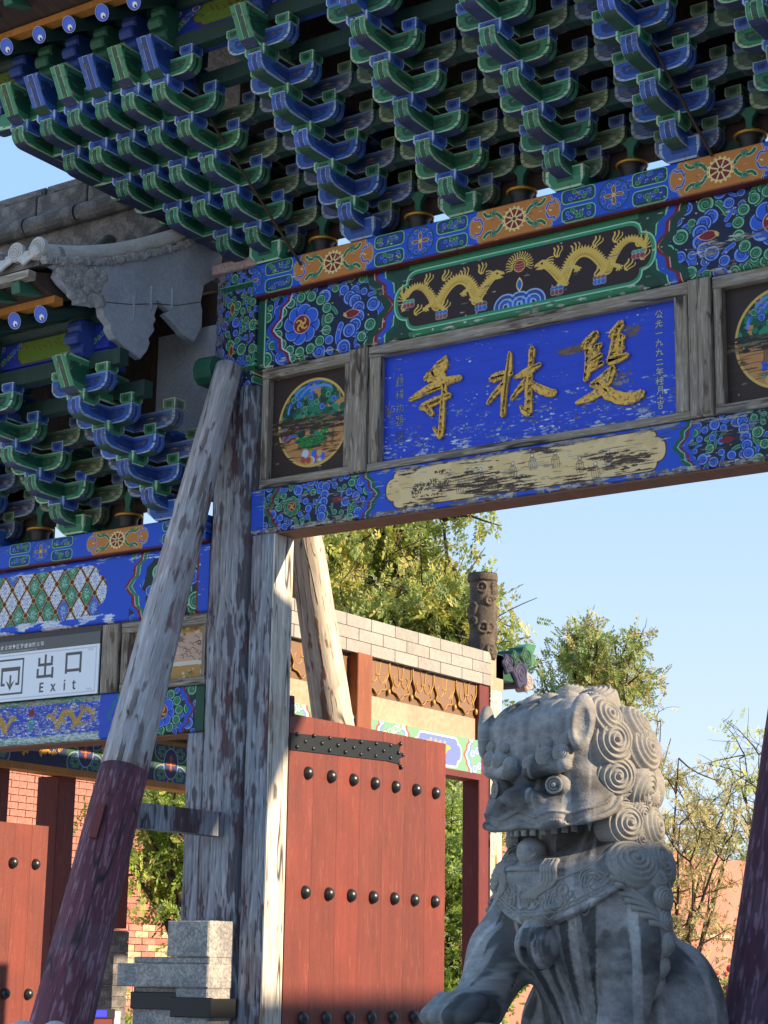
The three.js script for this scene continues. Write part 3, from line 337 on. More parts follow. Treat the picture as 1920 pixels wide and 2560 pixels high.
// roundel panels
for (const [s, lb] of [[0, 'dark panel with a round painting of a green peacock under trees'], [1, 'dark panel with a round painting of trees and a white bird']]) {
  const x0 = s ? 2.99 : -0.16, x1 = s ? 3.694 : 0.544, cv = canvas(512, 560, (g, W, H) => {
    const R = rngOf(80 + s); g.fillStyle = '#33231a'; g.fillRect(0, 0, W, H); for (let i = 0; i < 200; i++) { g.globalAlpha = 0.2; g.fillStyle = R() < 0.5 ? '#22150e' : '#44301f'; g.fillRect(R() * W, R() * H, 60 + R() * 140, 1 + R() * 4); } g.globalAlpha = 1;
    const cx = W * 0.54, cy = H * 0.5, r = 196; disc(g, cx, cy, r + 12, '#d9b35a'); disc(g, cx, cy, r, '#c08a50'); g.save(); g.beginPath(); g.arc(cx, cy, r, 0, 7); g.clip();
    for (let i = 0; i < 9; i++) { g.strokeStyle = '#7a4c28'; g.lineWidth = 3; g.beginPath(); g.moveTo(cx - r, cy - 40 + i * 34); g.bezierCurveTo(cx - 60, cy - 80 + i * 34, cx + 60, cy + i * 34, cx + r, cy - 30 + i * 30); g.stroke(); }
    for (const [x, w] of [[-80, 18], [-10, 22], [70, 16], [110, 12]]) { g.strokeStyle = '#6a4a2a'; g.lineWidth = w; g.beginPath(); g.moveTo(cx + x, cy + 120); g.quadraticCurveTo(cx + x + 18, cy, cx + x - 6, cy - 130); g.stroke(); g.strokeStyle = '#96703f'; g.lineWidth = w * 0.4; g.stroke(); }
    for (let i = 0; i < 170; i++) { const a = R() * 6.28, q = r * Math.sqrt(R()); const x = cx + Math.cos(a) * q, y = cy - 60 + Math.sin(a) * q * 0.7; if (y < cy + 10 || R() < 0.25) disc(g, x, y, 8 + R() * 16, ['#0f5a40', '#12463a', '#1f7a56', '#0d3a30', '#2a8a66'][Math.floor(R() * 5)]); }
    g.lineCap = 'round'; for (let i = 0; i < 9; i++) { g.strokeStyle = i % 2 ? '#2b5fd0' : '#5f8fe0'; g.lineWidth = 12; g.beginPath(); g.arc(cx - 90 + i * 22, cy - 60 - (i % 3) * 18, 60 + i * 8, PI * (1.0 + 0.05 * i), PI * (1.5 + 0.03 * i)); g.stroke(); }
    for (let i = 0; i < 8; i++) curl(g, cx - 120 + i * 34, cy - 120 + (i % 3) * 26, 15, i % 2 ? BL : GR, 1, i);
    if (!s) { g.fillStyle = '#1d8a3c'; g.beginPath(); g.moveTo(cx - 110, cy + 70); g.quadraticCurveTo(cx - 20, cy + 170, cx + 80, cy + 80); g.quadraticCurveTo(cx + 96, cy + 40, cx + 84, cy); g.lineTo(cx + 64, cy + 6); g.quadraticCurveTo(cx + 60, cy + 60, cx - 20, cy + 60); g.fill(); for (let i = 0; i < 70; i++) { g.strokeStyle = '#0c4a22'; g.lineWidth = 2; g.beginPath(); g.arc(cx - 80 + R() * 150, cy + 66 + R() * 50, 6, 0.4, 2.6); g.stroke(); } for (let i = 0; i < 6; i++) { g.strokeStyle = ['#7a1d22', '#2b5fd0'][i % 2]; g.lineWidth = 8; g.beginPath(); g.arc(cx - 120, cy + 90, 30 + i * 12, 3.6, 5.2); g.stroke(); } }
    else { for (const [x, y] of [[60, 40], [110, 80]]) { g.fillStyle = '#e4e4da'; g.beginPath(); g.ellipse(cx + x, cy + y, 20, 42, 0.3, 0, 7); g.fill(); disc(g, cx + x + 12, cy + y - 44, 10, '#c84a3a'); g.strokeStyle = '#2c6a58'; g.lineWidth = 6; g.beginPath(); g.moveTo(cx + x, cy + y - 30); g.lineTo(cx + x + 4, cy + y + 30); g.stroke(); } for (let i = 0; i < 60; i++) disc(g, cx - 100 + R() * 240, cy + 80 + R() * 90, 5 + R() * 10, ['#2b5fd0', '#4fa08a', '#a85a34', '#2f7a50'][Math.floor(R() * 4)]); }
    for (let i = 0; i < 16; i++) disc(g, cx - 60 + R() * 120, cy + 140 + R() * 40, 8 + R() * 14, ['#3a66d8', '#c9cfe0', '#b0503c', '#d8a860'][i % 4]); g.restore();
    weather(g, 20, cy - 30, W - 40, 70, 170, 90 + s, ['#33231a', '#46311f', '#8a6a48', '#22160f'], { len: 130, th: 4, thr: 0.3 }); weather(g, 20, cy + 60, W - 40, 120, 120, 95 + s, ['#33231a', '#46311f'], { len: 90, th: 3, thr: 0.4 }); weather(g, 0, 0, W, H, 160, 98 + s, ['#b0a898', '#d0cabc', '#8a7a68'], { len: 24, th: 3, thr: 0.62 });
  });
  const t = thing('picture_panel', lb, 'panel', [0, 0, 0], 'round picture panels beside the name board'); part('board', faceGeo(x0 + 0.01, x1 - 0.01, 4.61, 5.395, -0.1, -0.07), paint(cv), t);
  for (const [a, b, c, d, m] of [[x0, x1, 5.33, 5.4, M.frameWoodH], [x0, x1, 4.604, 4.66, M.frameWoodH], [x0 + 0.005, x0 + 0.055, 4.661, 5.329, M.frameWood], [x1 - 0.05, x1 - 0.005, 4.661, 5.329, M.frameWood]]) part('frame_rail', bx(a, b, c, d, -0.095, -0.012, 0.006), m, t);
}
// ---------------------------------------------------------------- pillars, jambs, braces
function wobblyPost(x0, x1, y0, y1, z0, z1, seed, amp = 0.006, ch = 0.03) { // squared timber with uneven faces and blunt corners
  const prof = [[x0 + ch, z1], [x1 - ch, z1], [x1, z1 - ch], [x1, z0 + ch], [x1 - ch, z0], [x0 + ch, z0], [x0, z0 + ch], [x0, z1 - ch]], ring = []; prof.forEach(([a, b], i) => { const [c, d] = prof[(i + 1) % 8], n = i % 2 ? 1 : 4; for (let k = 0; k < n; k++) ring.push([a + (c - a) * k / n, b + (d - b) * k / n]); });
  const n = ring.length, rows = 40, pos = [], uv = [], idx = []; let per = [0]; for (let i = 0; i < n; i++) { const a = ring[i], b = ring[(i + 1) % n]; per.push(per[i] + Math.hypot(a[0] - b[0], a[1] - b[1])); } const mx = (x0 + x1) / 2, mz = (z0 + z1) / 2;
  for (let r = 0; r <= rows; r++) { const y = y0 + (y1 - y0) * r / rows; for (let i = 0; i <= n; i++) { const [a, b] = ring[i % n], f = amp * 2 * (fbm(i % n / n, y / 6, n, 30, seed, 2) - 0.5); const dx = a - mx, dz = b - mz, l = Math.hypot(dx, dz); pos.push(a + dx / l * f, y, b + dz / l * f); uv.push(per[i], y); } }
  for (let r = 0; r < rows; r++) for (let i = 0; i < n; i++) { const a = r * (n + 1) + i, b = a + 1, c = a + n + 1, d = c + 1; idx.push(a, b, c, b, d, c); }
  const top = pos.length / 3; pos.push(mx, y1, mz); uv.push(0, 0); for (let i = 0; i < n; i++) idx.push(top, rows * (n + 1) + i, rows * (n + 1) + i + 1);
  const g = new THREE.BufferGeometry(); g.setAttribute('position', new THREE.Float32BufferAttribute(pos, 3)); g.setAttribute('uv', new THREE.Float32BufferAttribute(uv, 2)); g.setIndex(idx); g.computeVertexNormals(); return g;
}
const headCv = canvas(340, 760, (g, W, H) => { scrollPatch(g, 0, 0, W, H, 401, 34, { bg: '#0f1c40' }); for (const y of [0.14, 0.86]) { g.fillStyle = '#0e4a33'; g.fillRect(0, H * y - 20, W, 40); g.fillStyle = '#4fa878'; g.fillRect(0, H * y - 22, W, 8); } for (const y of [0.32, 0.68]) { drop(g, W * 0.4, H * y, 46, PI / 2, '#c49a58'); drop(g, W * 0.4, H * y, 32, PI / 2, '#7d2a24'); } weather(g, 0, 0, W, H, 900, 402, ['#6b5444', '#8a7a6a', '#4a3a30', '#7a5a3e'], { len: 9, th: 16, thr: 0.5, scale: 200 }); weather(g, 0, 0, 60, H, 300, 403, ['#6b5e5a', '#857a76'], { len: 14, th: 20, thr: 0.35, scale: 200 }); });
const headM = paint(headCv);
function gatePillar(cx, lb, side) {
  const t = thing('gate_pillar', lb, 'pillar', [cx, 0, 0]); const x0 = -0.165, x1 = 0.165;
  part('shaft', wobblyPost(x0, x1, 0, 5.3, -0.34, 0.025, 5 + side, 0.008), M.pillar, t);
  const hd = faceGeo(x0, x1, 5.3, 6.1, -0.34, 0.022); part('painted_head', hd, headM, t); part('cap_board', bx(x0 - 0.03, x1 + 0.02, 6.1, 6.17, -0.36, 0.06, 0.008), M.pinkCap, t); return t;
}
gatePillar(-0.362, 'tall peeling grey pillar between the doorway and the exit sign bay', 0);
gatePillar(3.896, 'tall peeling grey pillar on the far side of the doorway from the exit sign', 1);
// door jamb: front strip grey, inner face cream, standing against the pillar
{ const t = thing('door_jamb', 'narrow door jamb with a sunlit peeling cream side next to the red door', 'door jamb'); part('post', wobblyPost(-0.19, -0.016, 0, 4.3, -0.2, 0.0, 15, 0.004, 0.006), M.pillar, t); part('cream_side', wobblyPost(-0.02, -0.004, 0, 4.296, -0.195, -0.004, 16, 0.002, 0.003), M.cream, t); }
{ const t = thing('door_jamb', 'narrow grey door jamb beside the second gate pillar', 'door jamb'); part('post', wobblyPost(3.55, 3.724, 0, 4.3, -0.2, 0.0, 17, 0.004, 0.006), M.pillar, t); }
single('door_jamb', wobblyPost(-0.665, -0.53, 0, 3.08, -0.22, -0.005, 18, 0.006, 0.008), M.pillar, 'grey flaking jamb post on the exit side of the tall pillar', 'door jamb');
// diagonal braces: grey above, plum red below
function brace(x, pts, rads, split, lb, mats, seed) {
  const t = thing('diagonal_brace', lb, 'brace', [0, 0, 0], 'log braces propping the gate pillars');
  const P = (a, b) => { const n = 26, out = [], rr = []; for (let i = 0; i <= n; i++) { const y = a + (b - a) * i / n, u = (pts[0][0] - y) / (pts[0][0] - pts[1][0]); const z = pts[0][1] + (pts[1][1] - pts[0][1]) * u + 0.02 * Math.sin(u * 5 + seed); out.push([x + 0.012 * Math.sin(u * 7 + seed), y, z]); rr.push(rads[0] + (rads[1] - rads[0]) * u); } const g = tube(out, rr, 22); // hewn, slightly faceted and uneven
    const p = g.attributes.position, c = new V3(); for (let i = 0; i < p.count; i++) { const row = Math.min(n, Math.floor(i / 23)); c.set(...out[row]); const k = i % 23, f = 1 + 0.035 * Math.cos(4 * k / 22 * 2 * PI + seed) + 0.05 * (fbm((k % 22) / 22, (p.getY(i) + 1) / 8, 22, 40, seed, 2) - 0.5); p.setXYZ(i, c.x + (p.getX(i) - c.x) * f, p.getY(i), c.z + (p.getZ(i) - c.z) * f); } g.computeVertexNormals(); return g; };
  if (split) { part('upper_log', P(pts[0][0], split), mats[0], t); part('lower_log', P(split - 0.001, pts[1][0]), mats[1], t); } else part('log', P(pts[0][0], pts[1][0]), mats[0], t); return t;
}
const br = brace(-0.36, [[5.42, 0.075], [0, 1.74]], [0.085, 0.195], 2.76, 'thick leaning log brace, cracked grey above and plum red below, beside the exit sign', [M.brace, M.braceRed], 1);
{ const m = part('mortise', bx(-0.026, 0.026, -0.1, 0.1, -0.012, 0.006), M.redPost, br); m.position.set(-0.325, 2.44, 1.142); m.rotation.set(-0.298, 0.2, 0); }
brace(3.895, [[5.42, 0.075], [0, 2.25]], [0.095, 0.2], 2.9, 'leaning plum red log brace in front of the second gate pillar', [M.brace, M.plum], 2);
brace(-0.36, [[5.42, -0.5], [0, -2.1]], [0.1, 0.2], 0, 'sunlit pale log brace leaning on the back of the tall pillar', [M.backBrace], 3);
single('tie_rail', bx(-0.41, -0.31, 2.427, 2.572, 0.03, 0.98, 0.006), M.pillar, 'short grey rail tying the leaning brace to the tall pillar', 'rail');
// carved green beam end behind the brace top
{ const t = single('beam_end', prism([[-0.34, 0], [-0.06, 0], [-0.02, 0.03], [0, 0.09], [-0.02, 0.15], [-0.06, 0.18], [-0.34, 0.18]], 0.14, 'x', 0.006), M.greenPlain, 'green carved beam end poking out beside the brace top', 'beam end'); t.position.set(-0.5, 5.32, 0.2); }
// ---------------------------------------------------------------- bracket sets (arms, blocks) with painted outlines
const AH = 0.116, AW = 0.1; // arm height and width
const PAL = { green: { d: '#1c5540', m: '#3f8a66', l: '#b9d6b4', b: '#3d4468' }, blue: { d: '#20418f', m: '#3c68be', l: '#b4c4e2', b: '#3a5c44' }, oldgreen: { d: '#39503c', m: '#587358', l: '#a2ad8c', b: '#42424e' }, oldblue: { d: '#2f3f68', m: '#4c5f8c', l: '#98a2b4', b: '#43504a' } };
function armAtlas(kind, lat, seed) { // lower half: side picture; upper left: end face; upper right: underside
  const p = PAL[kind]; return canvas(256, 256, (g, W) => {
    const R = rngOf(seed); g.fillStyle = p.m; g.fillRect(0, 0, 256, 256);
    const path = () => { g.beginPath(); if (lat) { g.moveTo(0, 128); g.lineTo(256, 128); g.lineTo(256, 176); g.quadraticCurveTo(250, 250, 196, 256); g.lineTo(60, 256); g.quadraticCurveTo(6, 250, 0, 176); } else { g.moveTo(-30, 128); g.lineTo(256, 128); g.lineTo(256, 186); g.quadraticCurveTo(246, 250, 176, 256); g.lineTo(-30, 256); } g.closePath(); };
    g.save(); g.beginPath(); g.rect(0, 128, 256, 128); g.clip(); path(); g.fillStyle = p.d; g.fill(); g.lineJoin = 'round'; for (const [w, c] of [[62, p.m], [26, p.d], [40, p.m], [15, p.l]]) if (w !== 26) { path(); g.strokeStyle = c; g.lineWidth = w; g.stroke(); } g.restore();
    g.save(); g.beginPath(); g.rect(0, 0, 128, 128); g.clip(); g.fillStyle = p.m; g.fillRect(0, 0, 128, 128); g.fillStyle = p.d; g.fillRect(44, 16, 40, 104); g.strokeStyle = p.l; g.lineWidth = 9; g.strokeRect(3, 3, 122, 124); g.lineWidth = 3; g.strokeRect(42, 15, 44, 106); g.restore();
    g.fillStyle = p.b; g.fillRect(128, 0, 128, 128); g.strokeStyle = p.l; g.lineWidth = 5; g.strokeRect(130, -10, 124, 150);
    weather(g, 0, 0, 256, 256, kind.startsWith('old') ? 460 : 420, seed, ['#7a5a40', '#5c4a3c', '#9a8f80', '#3c3a36', '#8a5a40', '#6a6e5c'], { len: 18, th: 4.5, thr: kind.startsWith('old') ? 0.46 : 0.52, scale: 180 }); weather(g, 0, 128, 256, 128, 80, seed + 1, [p.d, p.m, '#2a3a40'], { len: 40, th: 2, thr: 0.4, scale: 180 });
  });
}
function douAtlas(kind, seed) { const p = PAL[kind]; return canvas(128, 128, g => { g.fillStyle = p.m; g.fillRect(0, 0, 128, 128); g.fillStyle = p.d; g.fillRect(36, 34, 56, 60); g.strokeStyle = p.l; g.lineWidth = 12; g.strokeRect(4, 4, 120, 120); weather(g, 0, 0, 128, 128, 60, seed, ['#7a5a40', '#5c3a2c', '#9a8f80'], { len: 14, th: 5, thr: 0.6, scale: 120 }); }); }
const BM = {}; for (const k of ['green', 'blue', 'oldgreen', 'oldblue']) { const q = (c) => paint(c, { roughness: 0.5 }); const o = k.startsWith('old'), n2 = o ? [0] : [0, 1]; BM[k] = { fwd: (o ? [] : [0, 1]).map(i => q(armAtlas(k, false, 500 + i * 7))), lat: n2.map(i => q(armAtlas(k, true, 530 + i * 7))), dou: n2.map(i => q(douAtlas(k, 560 + i * 7))) }; }
function armUV(g, thickAxis, uOf, vOf) { // split faces into side / end / underside of the atlas
  if (g.index) g = g.toNonIndexed(); g.computeVertexNormals(); const p = g.attributes.position, n = g.attributes.normal, uv = g.attributes.uv; const bb = (g.computeBoundingBox(), g.boundingBox);
  for (let i = 0; i < p.count; i += 3) { const nx = n.getX(i), ny = n.getY(i), nz = n.getZ(i), th = thickAxis === 'x' ? nx : nz; for (let k = 0; k < 3; k++) { const j = i + k, w = thickAxis === 'x' ? (p.getX(j) - bb.min.x) / (bb.max.x - bb.min.x) : (p.getZ(j) - bb.min.z) / (bb.max.z - bb.min.z), v = vOf(p.getY(j));
    if (Math.abs(th) > 0.6) uv.setXY(j, Math.min(0.995, Math.max(0.005, uOf(p, j))), 0.005 + v * 0.485); else if (ny < -0.86 || ny > 0.86) uv.setXY(j, 0.52 + w * 0.46, 0.6 + 0.3 * ((uOf(p, j) * 3) % 1)); else uv.setXY(j, 0.005 + w * 0.485, 0.505 + v * 0.49); } }
  return g;
}
const nose = (zn, h = AH, r = 0.085) => { const q = [[-0.12, 0]]; for (let i = 0; i <= 6; i++) { const a = -PI / 2 + i / 6 * (PI / 2 - 0.12); q.push([zn - r + Math.cos(a) * r * 1.0, h * 0.62 + Math.sin(a) * h * 0.62]); } q.push([zn, h], [-0.12, h]); return q; };
const fwdGeo = {}; function forwardArm(zn) { const k = zn.toFixed(3); return fwdGeo[k] ||= armUV(prism(nose(zn), AW, 'x', 0.004, true), 'x', (p, j) => 1 - (zn - p.getZ(j)) / 0.42, y => y / AH); }
const latGeo = {}; function lateralArm(h0, h1 = h0) { const k = h0.toFixed(3) + h1.toFixed(3); if (latGeo[k]) return latGeo[k]; const r = 0.085, q = []; for (let i = 0; i <= 5; i++) { const a = -PI / 2 + i / 5 * (PI / 2 - 0.12); q.push([h1 - r + Math.cos(a) * r, AH * 0.62 + Math.sin(a) * AH * 0.62]); } q.push([h1, AH], [-h0, AH]); for (let i = 5; i >= 0; i--) { const a = -PI / 2 + i / 5 * (PI / 2 - 0.12); q.push([-h0 + r - Math.cos(a) * r, AH * 0.62 + Math.sin(a) * AH * 0.62]); } return latGeo[k] = armUV(prism(q, AW * 0.92, 'z', 0.004, true), 'z', (p, j) => (p.getX(j) + h0) / (h0 + h1), y => y / AH); }
const douGeo = {}; function dou(w, h, d = w) { const k = w.toFixed(3) + h.toFixed(3); if (douGeo[k]) return douGeo[k]; const t = 0.68, hl = h * 0.42, a = w / 2, b = w / 2 * t, pos = [], uv = []; const quad = (P, Q) => { for (const i of [0, 1, 2, 0, 2, 3]) { pos.push(...P[i]); uv.push(...Q[i]); } };
  for (let s = 0; s < 4; s++) { const c = Math.cos(s * PI / 2), n = Math.sin(s * PI / 2), T = (x, y, z) => [x * c + z * n, y, -x * n + z * c]; quad([T(-b, 0, b), T(b, 0, b), T(a, hl, a), T(-a, hl, a)], [[0.1, 0], [0.9, 0], [1, 0.36], [0, 0.36]]); quad([T(-a, hl, a), T(a, hl, a), T(a, h, a), T(-a, h, a)], [[0, 0.36], [1, 0.36], [1, 1], [0, 1]]); }
  quad([[-b, 0, -b], [b, 0, -b], [b, 0, b], [-b, 0, b]], [[0.3, 0.3], [0.7, 0.3], [0.7, 0.7], [0.3, 0.7]]); quad([[-a, h, a], [a, h, a], [a, h, -a], [-a, h, -a]], [[0.3, 0.3], [0.7, 0.3], [0.7, 0.7], [0.3, 0.7]]); const g = new THREE.BufferGeometry(); g.setAttribute('position', new THREE.Float32BufferAttribute(pos, 3)); g.setAttribute('uv', new THREE.Float32BufferAttribute(uv, 2)); g.computeVertexNormals(); return douGeo[k] = g; }
for (const k in BM) for (const p in BM[k]) BM[k][p] = BM[k][p].flatMap(m => [[1, 1, 1], [0.8, 0.82, 0.78], [0.96, 0.9, 0.78], [0.68, 0.72, 0.72]].map(c => { const q = m.clone(); q.color.setRGB(...c); return q; }));
const pick = a => a[Math.floor(rnd() * a.length)];
const other = k => k === 'green' ? 'blue' : 'green';
function put(name, geo, mat, par, x, y, z) { const m = part(name, geo, mat, par); m.position.set(x + (rnd() - 0.5) * 0.006, y + (rnd() - 0.5) * 0.003, z + (rnd() - 0.5) * 0.004); m.rotation.set((rnd() - 0.5) * 0.02, (rnd() - 0.5) * 0.03, (rnd() - 0.5) * 0.02); return m; }
// slanting finger (beak) and carved cloud head above it, thickness along x
const beakGeo = armUV(prism([[-0.5, 0], [-0.06, 0], [0.0, 0.03], [0.1, 0.21], [0.06, 0.235], [-0.5, 0.2]], 0.115, 'x', 0.005, true), 'x', (p, j) => 1 - (0.1 - p.getZ(j)) / 0.42, y => y / 0.235);
const cloudGeo = (() => { const q = [[-0.4, 0]]; for (const [cx, cy, r, a0, a1] of [[-0.03, 0.05, 0.05, -1.5, 0.7], [0.02, 0.12, 0.05, -0.9, 0.9], [-0.01, 0.2, 0.055, -0.7, 1.7]]) for (let i = 0; i <= 4; i++) { const a = a0 + (a1 - a0) * i / 4; q.push([cx + Math.cos(a) * r, cy + Math.sin(a) * r]); } q.push([-0.4, 0.25]); return uvm(prism(q, 0.115, 'x', 0.012, true)); })();
const cloudM = { green: M.greenPlain, blue: M.bluePlain };
// one bracket set: n levels, first nose at z1, steps dz / dy; half = half the spacing of the sets
function bracketSet(kind, X, Y, n, dy, half, label, group, opt = {}) {
  const t = thing('bracket_set', label, 'bracket set', [X, Y, 0], group), A = BM[kind], D = BM[other(kind)], dz = 0.235, zL = L => 0.26 + (L - 1) * dz, yb = L => 0.055 + (L - 1) * dy;
  put('base_block', dou(0.25, 0.115), pick(A.dou), t, 0, 0, -0.02);
  for (let L = 1; L <= n; L++) {
    put('forward_arm', forwardArm(zL(L)), pick(A.fwd), t, 0, yb(L), 0); put('bearing_block', dou(0.145, 0.08), pick(D.dou), t, 0, yb(L) + AH - 0.036, zL(L) - 0.085);
    const lat = (z, h, lev, bw) => { if (opt.noLeft && z < 0.01) return; const old = h > 0.3 || z < 0.01, AA = old ? BM['old' + kind] : A, DD = old ? BM['old' + other(kind)] : D; put('cross_arm', lateralArm(h), pick(AA.lat), t, 0, yb(lev), z); for (const s of [-1, 1]) put('end_block', dou(bw, 0.08), pick(DD.dou), t, s * (h - 0.05), yb(lev) + AH - 0.012, z); };
    const zp = L === 1 ? -0.02 : zL(L - 1) - 0.085; if (L > 1) lat(zp, 0.235, L, 0.1); if (L > 2) lat(zL(L - 2) - 0.085, half - 0.02, L, 0.1); if (L <= 2) lat(-0.02, L === 1 ? 0.2 : half - 0.02, L, 0.1);
  }
  const L = n + 1; put('cross_arm', lateralArm(0.235), pick(A.lat), t, 0, yb(L), zL(n) - 0.085); for (const s of [-1, 1]) put('end_block', dou(0.1, 0.07), pick(D.dou), t, s * 0.185, yb(L) + AH - 0.012, zL(n) - 0.085);
  const bk = opt.beak || other(kind); put('beak', beakGeo, pick(BM[bk].fwd), t, 0, yb(L) - 0.01, zL(n) + 0.06); put('cloud_head', cloudGeo, cloudM[other(bk)], t, 0, yb(L) + 0.22, zL(n) + 0.0); return t;
}
const mainGroup = 'bracket sets under the high roof', N5 = 5, DYM = 0.155, DYL = 0.143, PY = 6.095, PYL = 4.475;
const sets = [['green', -0.075, 'green bracket set over the tall pillar'], ['blue', 0.662, 'blue bracket set next to the tall pillar, above a red wheel'], ['green', 1.399, 'first green bracket set over the gold dragons, nearer the tall pillar'], ['green', 2.136, 'second green bracket set over the gold dragons'], ['blue', 2.873, 'blue bracket set above the end of the dragon panel, by the upper iron rod'], ['green', 3.61, 'green bracket set at the far end of the wheel beam']];
for (const [k, x, lb] of sets) bracketSet(k, x, PY, N5, DYM, 0.3685, lb, mainGroup, { beak: k === 'green' ? 'blue' : 'green' });
// stepped corner cluster growing to the left over the pillar
{
  const t = thing('corner_bracket', 'stepped corner cluster of green bracket arms over the low tiled roof', 'bracket set', [-0.075, PY, 0], mainGroup), s = 0.237, zL = L => 0.26 + (L - 1) * 0.235, yb = L => 0.055 + (L - 1) * DYM;
  for (let i = 1; i <= 5; i++) { for (let L = i; L <= 5; L++) { put('forward_arm', forwardArm(zL(L)), pick(BM.green.fwd), t, -i * s, yb(L), 0); put('bearing_block', dou(0.155, 0.075), pick(BM.blue.dou), t, -i * s, yb(L) + AH - 0.028, zL(L) - 0.085); } const bk = i % 2 ? 'green' : 'blue'; put('beak', beakGeo, pick(BM[bk].fwd), t, -i * s, yb(6) - 0.01, zL(5) + 0.06); put('cloud_head', cloudGeo, cloudM[other(bk)], t, -i * s, yb(6) + 0.22, zL(5)); }
  for (let L = 1; L <= 6; L++) for (const z of [-0.02, ...(L > 1 ? [zL(L - 1) - 0.085] : []), ...(L > 2 ? [zL(L - 2) - 0.085] : [])]) { const e = (L - (z > 0.5 ? 0.15 : 0)) * s + 0.12; put('cross_arm', lateralArm(e, 0.02), pick(BM.green.lat), t, 0, yb(L), z); put('end_block', dou(0.12, 0.075), pick(BM.blue.dou), t, -e + 0.06, yb(L) + AH - 0.02, z); }
}
for (const [k, x, lb] of [['blue', -0.862, 'chipped blue bracket set under the low roof beside the leaning brace'], ['green', -1.672, 'green bracket set under the low roof above the exit sign'], ['blue', -2.482, 'blue bracket set under the low roof at the far end of the exit sign']]) bracketSet(k, x, PYL, 4, DYL, 0.405, lb, 'bracket sets under the low roof', { beak: k === 'blue' ? 'green' : 'blue' });
// tie beams running behind the arms, and added dark boards standing in for the deep shade behind
function tieBeams(x0, x1, Y, n, dy, nm) { const dz = 0.235; for (let L = 1; L <= n; L++) { const y = Y + 0.055 + (L + 1.1) * dy; single('tie_beam', bx(x0, x1, y, y + 0.1, 0.26 + (L - 1) * dz - 0.14, 0.26 + (L - 1) * dz - 0.06), M.greenDark, `long tie beam number ${['one', 'two', 'three', 'four', 'five'][L - 1]} from the wall behind the ${nm} brackets`, 'beam', `tie beams behind the ${nm} brackets`); } single('bracket_shade_board', bx(x0, x1, Y + 0.13, Y + n * dy + 1.0, -0.13, -0.1), M.dark, `added dark board for the shade behind the ${nm} brackets`, 'boarding'); }
single('pale_boarding', bx(-1.1, -0.535, 4.9, 5.8, -0.09, -0.06), M.greyBoard, 'pale grey boarding beside the pillar behind the low brackets', 'boarding');
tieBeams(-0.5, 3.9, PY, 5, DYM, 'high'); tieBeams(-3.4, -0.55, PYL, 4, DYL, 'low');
// gilt-rimmed vase shaped props between the sets
const vaseGeo = new THREE.LatheGeometry([[0.001, 0], [0.07, 0], [0.074, 0.02], [0.078, 0.075], [0.088, 0.095], [0.104, 0.108], [0.106, 0.118], [0.09, 0.126], [0.001, 0.128]].map(p => new THREE.Vector2(...p)), 24);
const vaseM = std({ color: 0x2b2724, roughness: 0.5, metalness: 0.3 }), rimGeo = (() => { const g = new THREE.TorusGeometry(0.104, 0.012, 8, 28); g.rotateX(PI / 2); return g; })();
const stemGeo = prism([[-0.05, 0], [0.05, 0], [0.022, 0.06], [0.03, 0.12], [0.09, 0.2], [-0.09, 0.2], [-0.03, 0.12], [-0.022, 0.06]], 0.05, 'z', 0.004);
function vase(x, y, lb, grp) { const t = thing('vase_prop', lb, 'prop', [x, y, -0.03], grp); t.scale.set(0.82, 0.8, 0.82); part('body', vaseGeo, vaseM, t); const r = part('rim', rimGeo, M.gold, t); r.position.y = 0.114; const s = part('carved_stem', stemGeo, M.greenPlain, t); s.position.y = 0.126; }
[[0.293, 'gilt rimmed black vase prop between the pillar bracket set and the blue one'], [1.03, 'gilt rimmed black vase prop between the blue set and the first green set'], [1.767, 'gilt rimmed black vase prop above the middle wheel of the beam'], [2.504, 'gilt rimmed black vase prop between the second green set and the next blue set'], [3.241, 'gilt rimmed black vase prop beside the last wheel of the beam']].forEach(([x, lb]) => vase(x, 6.096, lb, 'vase props on the wheel beam'));
[[-1.267, 'gilt rimmed black vase prop above the wheel beside the leaning brace'], [-2.077, 'gilt rimmed black vase prop above the diamond lattice beam']].forEach(([x, lb]) => vase(x, PYL + 0.001, lb, 'vase props on the low wheel beam'));
for (const [xs, Y, h] of [[[0.293, 1.03, 1.767, 2.504, 3.241], PY, 0.3685], [[-1.267, -2.077], PYL, 0.405]]) for (const x of xs) single('apron_board', bx(x - h + 0.1, x + 0.05, Y + 0.001, Y + 0.129, -0.12, -0.1), M.greenDark, `short dark board beside the vase prop ${Y > 5 ? { 0.293: 'nearest the tall pillar', 1.03: 'next to the first high blue set', 1.767: 'over the middle wheel', 2.504: 'before the second high blue set', 3.241: 'by the last wheel' }[x] : { '-1.267': 'by the leaning brace', '-2.077': 'over the diamond lattice' }[x]}`, 'board', `boards between the ${Y > 5 ? 'high' : 'low'} bracket feet`);
single('sun_block_boarding', bx(4.42, 4.47, 6.1, 8.6, -1.2, 1.5), M.frameWood, 'unseen boarding added past the second pillar to keep sun off the high brackets', 'boarding');  // added board outside the view, blocks sun leaking onto the high brackets
